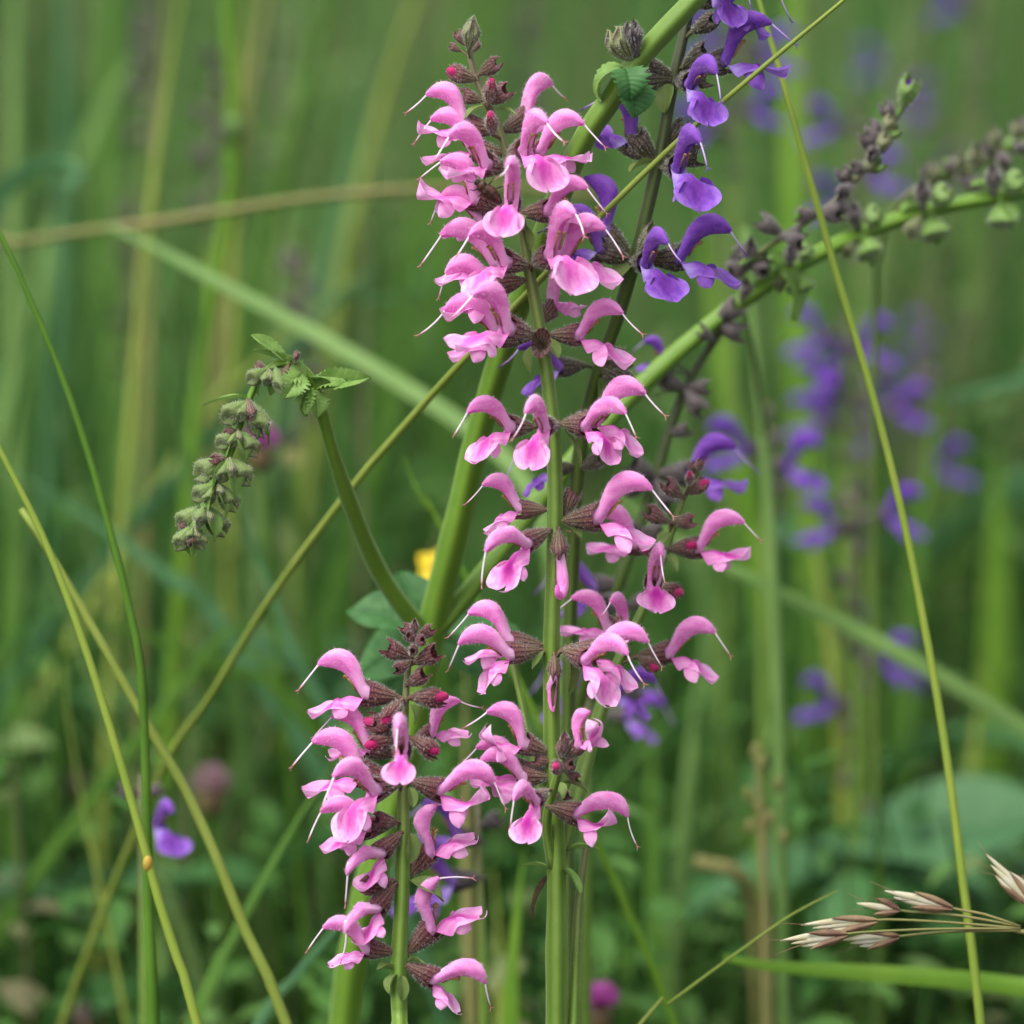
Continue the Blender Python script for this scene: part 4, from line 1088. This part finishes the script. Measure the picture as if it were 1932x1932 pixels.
FG2 = 'faded sages far behind on the left'
FDN = ['beside the thin tan stalk', 'over the joint of the jointed stalk', 'above the slanting pale blade', 'behind the bend of the nodding spike', 'right of the tip of the tall pink sage', 'under the tan level stalk']
for i, (x, top, dm, lean) in enumerate([(300, -60, 0.75, 25), (410, 100, 0.6, 20), (545, 20, 0.9, 25), (575, 480, 0.5, 10), (1000, -40, 0.9, 10), (250, 380, 0.8, 12)]):
    s = far_sage(x, top, dm, lean, [], 140 + i, 'blurred faded grey sage spike ' + FDN[i], FG2)
    for k in range(14):
        yy = top + 10 + k * 26 + s.rg.uniform(-10, 10)
        s.bud(x - lean * (yy - top) / 420, yy, s.rg.choice([10, 170, 60, 120]), s.rg.uniform(0, 40), 1.15, dm=dm)
one = far_sage(268, 1460, 0.16, -6, [], 160, 'low violet sage showing one open flower beside the dark upright stem', None)
one.flower(282, 1550, 60, 6, 0.85, drop=70, lip=1.2, dm=0.16, style=0); one.bud(262, 1500, 160, 20, 0.9, dm=0.16); one.bud(276, 1500, 20, 30, 0.8, dm=0.16)
two = far_sage(900, 1500, 0.12, -14, [], 161, 'low violet sage behind the shorter pink one, two flowers showing', None)
two.flower(910, 1590, 165, 20, 1.0, dm=0.12, drop=40); two.flower(912, 1655, 172, -4, 1.1, dm=0.12, drop=50, lip=1.25); two.bud(905, 1560, 20, 30, 1.0, dm=0.12)
three = far_sage(1110, 1215, 0.14, 4, [], 162, 'low violet sage right behind the main pink stem', None)
three.flower(1150, 1305, 172, 2, 0.95, dm=0.16, drop=70, lip=1.2); three.flower(1140, 1345, 12, -6, 0.9, dm=0.24)
three.bud(1160, 1310, 10, 10, 1.0, dm=0.14)


def daisy_head(name, label, cat, x, y, dm, r, pet_mat, cen_mat, kind, path=None):
    c = P(x, y, dm)
    root = thing(name, (c.x + 0.02, c.y + 0.01, 0), label, cat)
    off = Vector(root.location); rg = random.Random(x)
    mb = MB(); mb.tube([q - off for q in crom([c, c + Vector((0.003, 0, -0.05)), Vector((off.x - 0.002, off.y, 0.08)), Vector((off.x, off.y, -0.005))], 0.02)], 1.0 * MM, 7); mb.build('stem', 'stalk_green', root)
    cc = c - off
    if kind == 'thistle':                       # ball of narrow florets over a scaly cup
        mb = MB(); mb.ellipsoid(cc - Vector((0, 0, r * 0.8)), (r * 0.62, r * 0.62, r * 0.75), nu=12, nv=9); mb.build('cup', cen_mat, root)
        mb = MB()
        for k in range(150):
            a = rg.uniform(0, 6.28); e = math.asin(rg.uniform(-0.25, 1))
            d = Vector((math.cos(a) * math.cos(e), math.sin(a) * math.cos(e), math.sin(e)))
            p = d.cross(Vector((0.3, 0.5, 0.8))).normalized() * (r * 0.07)
            i0 = mb.vert(cc - Vector((0, 0, r * 0.2))); i1 = mb.vert(cc + d * r * 0.7 - p); i2 = mb.vert(cc + d * r * rg.uniform(0.95, 1.1)); i3 = mb.vert(cc + d * r * 0.7 + p)
            mb.face((i0, i1, i2, i3))
        mb.build('florets', pet_mat, root, kind='stuff')
    else:
        mb = MB(); mb.ellipsoid(cc, (r * 0.32, r * 0.32, r * 0.22), nu=10, nv=7); mb.build('flower_centre', cen_mat, root)
        for k in range(kind):
            a = 2 * math.pi * k / kind + rg.uniform(-0.2, 0.2)
            m4 = Matrix.Translation(cc) @ Matrix.Rotation(math.radians(55), 4, 'X') @ Matrix.Rotation(a, 4, 'Z') @ Matrix.Rotation(math.radians(-18), 4, 'Y')
            leaf_mb(rg, r, r * 0.8, 0.5, 0.0, 0.05, 0.2, 6, 8).build('petal', pet_mat, root, m4)


daisy_head('knapweed', 'round magenta knapweed head near the bottom edge', 'knapweed', 1132, 1888, 0.20, 0.0075, 'magenta_petal', 'brown_scale', 'thistle')
daisy_head('knapweed', 'pink-purple knapweed head peeping out behind the nodding green spike', 'knapweed', 492, 832, 0.30, 0.0075, 'magenta_petal', 'brown_scale', 'thistle')
daisy_head('clover', 'pale pink fading clover head, lower left', 'clover', 398, 1478, 0.36, 0.0085, 'pale_petal', 'brown_scale', 'thistle')
daisy_head('clover', 'dusky pink clover head at the far left', 'clover', 135, 1482, 0.55, 0.0065, 'pale_petal', 'brown_scale', 'thistle')
daisy_head('clover', 'small dull pink clover head low by the bottom edge', 'clover', 168, 1915, 0.36, 0.007, 'pale_petal', 'brown_scale', 'thistle')
daisy_head('buttercup', 'yellow flower with a dark eye half hidden by the thick green stem', 'yellow flower', 822, 1072, 0.26, 0.008, 'yellow_petal', 'brown_scale', 5)
daisy_head('buttercup', 'small yellow flower above the pale pink clover', 'yellow flower', 418, 1432, 0.8, 0.005, 'stalk_yellow', 'yellow_petal', 5)
daisy_head('buttercup', 'blurred yellow flower at the left edge', 'yellow flower', 18, 1558, 0.6, 0.006, 'stalk_yellow', 'yellow_petal', 5)
daisy_head('buttercup', 'tiny dull yellow flower right of the knapweed behind the nodding spike', 'yellow flower', 552, 862, 0.45, 0.0055, 'stalk_tan', 'stalk_yellow', 5)

# ------------------------------------------------------------------ the soft stalks and blades of the background, each its own
BGL = 'blurred grass stalks in the meadow behind'
BG = [  # x0,y0,x1,y1,bend,width,depth,mat,flat
    (35, -40, 32, 900, 4, 40, 0.60, 'blade_pale', 0), (300, 40, 110, 420, 20, 46, 0.75, 'blade_pale', 1), (350, -40, 262, 620, 8, 22, 0.42, 'stalk_olive', 0),
    (320, -40, 285, 500, 6, 16, 0.5, 'stalk_tan', 0), (512, -40, 425, 560, 10, 34, 0.62, 'stalk_tan', 0), (475, -40, 440, 560, 8, 22, 0.55, 'stalk_olive', 0),
    (640, -40, 470, 640, 14, 40, 0.66, 'blade_green', 0), (560, -40, 520, 620, -10, 30, 0.8, 'blade_pale', 0), (800, -40, 640, 560, 15, 30, 0.7, 'stalk_olive', 0),
    (120, -40, 95, 900, -12, 34, 0.75, 'blade_blue', 0), (205, -40, 215, 800, 10, 36, 0.9, 'blade_green', 1), (950, -30, 760, 560, 25, 34, 0.8, 'blade_green', 1),
    (700, 60, 560, 700, -15, 34, 0.9, 'blade_blue', 1), (880, -40, 840, 420, 10, 40, 0.9, 'blade_green', 1), (1500, -40, 1520, 900, 15, 46, 0.7, 'blade_lime', 1),
    (1640, 480, 1530, 1300, 10, 34, 0.5, 'blade_green', 0), (1780, 700, 1690, 1500, 12, 48, 0.6, 'blade_green', 1), (1880, 850, 1850, 1700, -12, 60, 0.7, 'blade_lime', 1),
    (1500, 860, 1590, 1500, -16, 26, 0.45, 'stalk_olive', 0), (1330, 1180, 1268, 1960, 8, 32, 0.42, 'blade_pale', 0), (878, 1260, 892, 1960, 4, 28, 0.24, 'stalk_tan', 0),
    (640, 1420, 380, 1890, 10, 34, 0.16, 'blade_green', 1), (790, 1600, 480, 1945, 14, 26, 0.15, 'blade_blue', 1), (1230, 1330, 1250, 1960, 8, 34, 0.4, 'blade_green', 1),
    (20, 900, 45, 1960, 10, 50, 0.5, 'blade_green', 1), (120, 1080, 60, 1960, -14, 34, 0.5, 'blade_green', 0), (560, 1280, 420, 1200, 0, 26, 0.3, 'blade_green', 1),
    (420, 820, 640, 1400, 20, 26, 0.30, 'blade_blue', 1), (120, 1260, 190, 1680, 8, 10, 0.26, 'stalk_olive', 0), (330, 1560, 300, 1960, 10, 26, 0.4, 'blade_pale', 1),
    (760, 860, 840, 1010, 6, 14, 0.14, 'blade_lime', 1), (830, 540, 640, 560, -14, 30, 0.42, 'blade_blue', 1), (700, 500, 380, 800, 10, 26, 0.55, 'stalk_olive', 0),
    (1360, 1260, 1450, 1960, -14, 24, 0.5, 'blade_green', 0), (1560, 1400, 1640, 1960, 16, 44, 0.6, 'blade_lime', 1), (1720, 1400, 1700, 1960, 10, 30, 0.5, 'blade_green', 0),
    (820, 480, 700, 900, -12, 36, 0.5, 'blade_green', 1), (1320, 300, 1400, 900, 12, 40, 0.6, 'blade_lime', 1), (1230, 620, 1330, 1100, -10, 36, 0.6, 'blade_pale', 1),
    (60, 1150, 560, 1340, -30, 34, 0.34, 'blade_green', 1), (0, 880, 420, 1180, -20, 40, 0.38, 'blade_blue', 1),
    (1500, 1090, 1560, 1780, 12, 30, 0.7, 'blade_lime', 1), (1600, 1500, 1500, 1960, 8, 40, 0.5, 'blade_blue', 1), (1860, 1250, 1800, 1960, 10, 30, 0.5, 'stalk_olive', 0),
    (990, 1600, 960, 1960, 6, 40, 0.2, 'blade_lime', 1), (930, 1640, 945, 1960, -6, 24, 0.3, 'stalk_olive', 0), (1180, 1450, 1195, 1960, 8, 26, 0.4, 'blade_green', 0),
]
BGN = ['behind the curled blue-green blade', 'leaning towards the curled blue-green blade', 'left of the jointed stalk', 'thin, next to the olive one left of the jointed stalk', 'thick, right of the jointed stalk', 'between the jointed stalk and a thick tan one',
    'leaning over the nodding green spike', 'rising behind the bend of the nodding green spike', 'slanting towards the tip of the tall pink sage', 'half behind the curled blade', 'upright right of the curled blade', 'slanting left of the topmost pink flowers',
    'over the crossing of the tan stalk and slanting blade', 'behind the very tip of the tall pink sage', 'behind the upper violet sage', 'between the far violet sages and the thin yellow-green stalk', 'crossing the far violet sages', 'broad, right of the thin yellow-green stalk',
    'leaning beside the far single violet flower', 'pale, below the right side spike', 'tan, between the two pink sages', 'rising behind the shorter pink sage', 'slanting behind the foot of the shorter pink sage', 'under the lowest flowers of the side spike',
    'wide, beside the pale yellow jointed stalk', 'leaning behind the pale yellow jointed stalk', 'level, left of the shorter pink sage', 'below the nodding green spike', 'thin, under the dusky clover head', 'behind the low single violet flower',
    'small, left of the thick green stem', 'level, under the slanting pale blade', 'crossing under the slanting pale blade', 'leaning left of the brown seed stalk', 'behind the oat spikelets', 'upright behind the oat spikelets',
    'behind the whorls left of the tall pink sage', 'under the thick right-hand branch', 'behind the right side spike', 'lying across the three leaning left stalks', 'low, sloping across the dark bending stem',
    'behind the far lower violet sage', 'blue-green, under the oat spikelets', 'olive, right of the thin yellow-green stalk', 'beside the foot of the tall pink sage', 'olive, beside the foot of the tall pink sage', 'right of the foot of the tall pink sage']
TONE = {'blade_pale': 'pale green', 'blade_green': 'mid green', 'blade_lime': 'bright green', 'blade_blue': 'blue-green', 'stalk_olive': 'olive', 'stalk_tan': 'tan'}
for k, (x0, y0, x1, y1, bend, w, dm, mt, flat) in enumerate(BG):
    nx, ny = -(y1 - y0), (x1 - x0); ln = math.hypot(nx, ny) or 1
    path = []
    for t in ((-0.45, -0.2, 0, 0.25, 0.5, 0.75, 1.0) if y0 < 0 else (0, 0.25, 0.5, 0.75, 1.0)):   # tall ones go on above the frame
        b = bend * 4 * t * (1 - t)
        path.append((x0 + (x1 - x0) * t + nx / ln * b, y0 + (y1 - y0) * t + ny / ln * b, dm))
    if flat: blade('grass_shoot', 'blurred ' + TONE[mt] + ' blade ' + BGN[k], path, [2, w * 0.5, w * 0.9, w, w, w], mt, face=rnd.uniform(-0.6, 0.6), group='blurred grass blades in the meadow behind')
    else: stalk('grass_stalk', 'blurred ' + TONE[mt] + ' stalk ' + BGN[k], path, [2, w * 0.45, w * 0.9, w, w, w], mt, group=BGL)

# broad low leaves
LG = 'broad low leaves behind'
LGN = ['above the oat spikelets', 'left of the brown seed stalk', 'under the dusky clover', 'left of the shorter pink sage', 'among the leaning left stalks', 'behind the top of the shorter pink sage', 'above the pale clover', 'beyond the far violet sages', 'right of the tall pink stem', 'under the slanting green blade', 'under the jointed pale yellow stalk', 'half behind the oat spikelets', 'behind the brown seed stalk']
for k, (x, y, dm, az, el, ln, w, mt) in enumerate([
    (1960, 1640, 0.45, 176, 22, 120, 46, 'blade_blue'), (1480, 1640, 0.5, 20, 20, 90, 40, 'leaf_dark'), (180, 1700, 0.45, 60, 40, 80, 40, 'blade_blue'), (520, 1640, 0.4, 30, 40, 70, 30, 'leaf_dark'),
    (60, 1400, 0.6, 40, 50, 80, 44, 'leaf_dark'), (620, 1300, 0.5, 150, 40, 80, 40, 'blade_blue'), (420, 1330, 0.55, 20, 45, 80, 40, 'leaf_dark'), (1750, 1050, 0.8, 40, 50, 110, 50, 'blade_blue'),
    (1300, 1700, 0.55, 160, 40, 90, 44, 'leaf_dark'), (1650, 1480, 0.6, 20, 40, 100, 50, 'leaf_dark'), (330, 1880, 0.4, 120, 35, 60, 30, 'leaf_dark'), (1820, 1700, 0.4, 160, 20, 70, 36, 'leaf_dark'), (1560, 1600, 0.42, 30, 15, 80, 36, 'blade_blue')]):
    b = P(x, y, dm)
    root = thing('broadleaf_plant', (b.x, b.y, 0), 'low plant with broad ' + ('blue-green' if mt == 'blade_blue' else 'dark green') + ' leaves ' + LGN[k], 'leafy plant', LG)
    off = Vector(root.location)
    mb = MB(); mb.tube([q - off for q in crom([b, Vector((b.x, b.y, b.z * 0.5)), Vector((b.x, b.y, -0.01))], 0.02)], 1.5 * MM, 7); mb.build('stem', 'stalk_green', root)
    leaf_mb(random.Random(300 + k), ln * MM, w * MM, 0.9, 0.03, 0.1, 0.3, 12, 18).build('leaf', mt, root, orient(b - off, az, el))
    leaf_mb(random.Random(400 + k), ln * 0.8 * MM, w * 0.9 * MM, 0.9, 0.03, 0.1, 0.3, 12, 18).build('leaf', mt, root, orient(b - off - Vector((0, 0, 0.01)), az + 130, el * 0.8))

b = P(1990, 1545, 0.42)
root = thing('broadleaf_plant', (b.x, b.y, 0), 'big smooth pale blue-green leaf spreading level just above the oat spikelets', 'leafy plant')
off = Vector(root.location)
mb = MB(); mb.tube([q - off for q in crom([b, Vector((b.x + 0.01, b.y, b.z * 0.5)), Vector((b.x, b.y, -0.01))], 0.02)], 1.8 * MM, 7); mb.build('stem', 'stalk_green', root)
leaf_mb(random.Random(555), 0.115, 0.05, 0.5, 0.02, 0.06, 0.25, 14, 22).build('leaf', 'blade_blue', root, facing(b - off, 183, 58))

# ------------------------------------------------------------------ the meadow itself: tens of thousands of blades
def meadow(name, n, seed, dmin, dmax, hmin, hmax, wmin, wmax, tint, lean, label, hcap=None, power=1.0, spread=0.13):
    g = np.random.default_rng(seed)
    nc = max(40, n // 32)                       # tufts
    dc = dmin + (dmax - dmin) * g.random(nc) ** power
    xc = (g.random(nc) * 2 - 1) * (spread * dc + 0.35)
    ic = g.integers(0, nc, n)
    d = np.clip(dc[ic] + g.normal(0, 0.035, n), dmin, None)
    x = xc[ic] + g.normal(0, 0.035, n)
    y = CAM.y + d
    hc = 0.65 + 0.35 * g.random(nc); tc_ = g.normal(0, tint[1], nc)
    h = (hmin + (hmax - hmin) * g.random(n) ** 1.3) * hc[ic]
    if hcap is not None: h = np.minimum(h, hcap(d))
    w = wmin + (wmax - wmin) * g.random(n) ** 2
    a = g.random(n) * 2 * np.pi
    fa = g.random(n) * np.pi
    le = np.minimum(np.abs(g.normal(0, lean, n)), 2.2 * lean if lean < 0.5 else 1.4)
    dr = g.random(n) * 1.0
    ti = np.clip(tint[0] + tc_[ic] + g.normal(0, tint[1] * 0.5, n), 0, 1)
    K = 6
    V = np.zeros((n, K + 1, 2, 3), np.float32)
    for k in range(K + 1):
        t = k / K
        out = h * (le * t + dr * le * t * t * 0.4)
        z = h * (t - 0.35 * dr * np.minimum(le, 0.8) * t * t)
        cx = x + np.cos(a) * out; cy = y + np.sin(a) * out
        ww = w * 0.5 * (1 - t ** 2.2) + 0.0001
        for s, sg in ((0, -1), (1, 1)):
            V[:, k, s, 0] = cx + sg * ww * np.cos(fa); V[:, k, s, 1] = cy + sg * ww * np.sin(fa); V[:, k, s, 2] = z - 0.01 * (k == 0)
    base = (np.arange(n) * (K + 1) * 2)[:, None]
    q = np.array([[2 * k, 2 * k + 1, 2 * k + 3, 2 * k + 2] for k in range(K)])
    F_ = (base[:, :, None] + q[None]).reshape(-1, 4)
    me = bpy.data.meshes.new(name)
    me.vertices.add(n * (K + 1) * 2); me.vertices.foreach_set('co', V.reshape(-1))
    me.loops.add(F_.size); me.loops.foreach_set('vertex_index', F_.reshape(-1).astype(np.int32))
    me.polygons.add(len(F_)); me.polygons.foreach_set('loop_start', np.arange(0, F_.size, 4, dtype=np.int32))
    me.update(calc_edges=True)
    me.polygons.foreach_set('use_smooth', np.ones(len(F_), bool))
    at = me.attributes.new('tint', 'FLOAT', 'POINT'); at.data.foreach_set('value', np.repeat(ti, (K + 1) * 2).astype(np.float32))
    me.materials.append(M['meadow_grass'])
    o = bpy.data.objects.new(name, me); COL.objects.link(o)
    o['kind'] = 'stuff'; o['label'] = label; o['category'] = 'grass'
    return o


def sight(d): return 0.62 - d * math.tan(math.radians(21.0))           # keeps the near grass below the flowers


meadow('meadow_grass', 5000, 1, 0.45, 1.42, 0.06, 0.26, 0.002, 0.005, (0.35, 0.2), 0.35, 'short green grass round the feet of the sages', hcap=lambda d: np.maximum(0.05, np.minimum(0.24, sight(d) - 0.01)))
meadow('meadow_grass', 2600, 2, 1.5, 2.3, 0.12, 0.44, 0.0025, 0.007, (0.40, 0.22), 0.30, 'blurred green meadow grass not far behind the sages')
meadow('meadow_grass', 24000, 3, 2.1, 10.0, 0.25, 0.62, 0.003, 0.009, (0.58, 0.26), 0.30, 'far tall meadow grass closing off the view', spread=0.38)
meadow('undergrowth', 6000, 4, 1.35, 4.0, 0.03, 0.16, 0.006, 0.016, (0.42, 0.22), 0.8, 'dense low leafy undergrowth between the grass')


def leafy(name, n, seed, dmin, dmax, hmin, hmax, lmin, lmax, tint, label):
    """many small herbs: a thin stem and a dozen ovate leaves each, as one mass"""
    g = random.Random(seed)
    vv, ff, tt = [], [], []
    for _ in range(n):
        d = g.uniform(dmin, dmax)
        bx, by = g.uniform(-1, 1) * (0.13 * d + 0.3), CAM.y + d
        h = g.uniform(hmin, hmax); lx, ly = g.gauss(0, 0.12) * h, g.gauss(0, 0.12) * h
        ti = min(1, max(0, g.gauss(*tint)))
        b = len(vv); r = 0.0009
        for (zz, k) in ((-0.01, 0), (h, 1)):
            for a in (0, 2.1, 4.2): vv.append((bx + lx * k + r * math.cos(a), by + ly * k + r * math.sin(a), zz)); tt.append(ti)
        ff += [(b, b + 1, b + 4, b + 3), (b + 1, b + 2, b + 5, b + 4), (b + 2, b, b + 3, b + 5)]
        for j in range(g.randint(7, 14)):
            k = g.uniform(0.15, 1.0); a = g.uniform(0, 6.283); L = g.uniform(lmin, lmax) * (1.15 - 0.5 * k); w = L * g.uniform(0.18, 0.34); e = g.uniform(-0.5, 0.7)
            o = Vector((bx + lx * k, by + ly * k, h * k)); ax = Vector((math.cos(a) * math.cos(e), math.sin(a) * math.cos(e), math.sin(e))); sd = Vector((-math.sin(a), math.cos(a), g.uniform(-0.4, 0.4))); up = ax.cross(sd)
            b = len(vv); t2 = min(1, max(0, ti + g.gauss(0, 0.08)))
            for q in (o, o + ax * L * 0.35 + sd * w + up * w * 0.3, o + ax * L * 0.75 + sd * w * 0.75 - up * L * 0.06 + up * w * 0.2, o + ax * L - up * L * 0.2, o + ax * L * 0.75 - sd * w * 0.75 - up * L * 0.06 + up * w * 0.2, o + ax * L * 0.35 - sd * w + up * w * 0.3, o + ax * L * 0.5 - up * L * 0.02):
                vv.append(tuple(q)); tt.append(t2)
            ff += [(b, b + 1, b + 6), (b + 1, b + 2, b + 6), (b + 2, b + 3, b + 6), (b + 3, b + 4, b + 6), (b + 4, b + 5, b + 6), (b + 5, b, b + 6)]
    me = bpy.data.meshes.new(name); me.from_pydata(vv, [], ff); me.materials.append(M['meadow_grass'])
    me.polygons.foreach_set('use_smooth', [True] * len(ff))
    at = me.attributes.new('tint', 'FLOAT', 'POINT'); at.data.foreach_set('value', tt)
    o = bpy.data.objects.new(name, me); COL.objects.link(o)
    o['kind'] = 'stuff'; o['label'] = label; o['category'] = 'undergrowth'


meadow('meadow_grass', 1700, 8, 2.05, 3.6, 0.28, 0.46, 0.003, 0.007, (0.62, 0.2), 0.9, 'bent and lodged grass blades leaning every way behind')
leafy('undergrowth', 900, 5, 1.42, 2.2, 0.06, 0.22, 0.014, 0.034, (0.5, 0.24), 'low leafy herbs crowding the ground behind the sages')
leafy('undergrowth', 1500, 6, 2.0, 5.0, 0.08, 0.34, 0.02, 0.05, (0.5, 0.24), 'far leafy herbs among the tall grass')
leafy('undergrowth', 260, 7, 0.6, 1.4, 0.03, 0.10, 0.01, 0.026, (0.26, 0.2), 'small herbs at the feet of the sages')
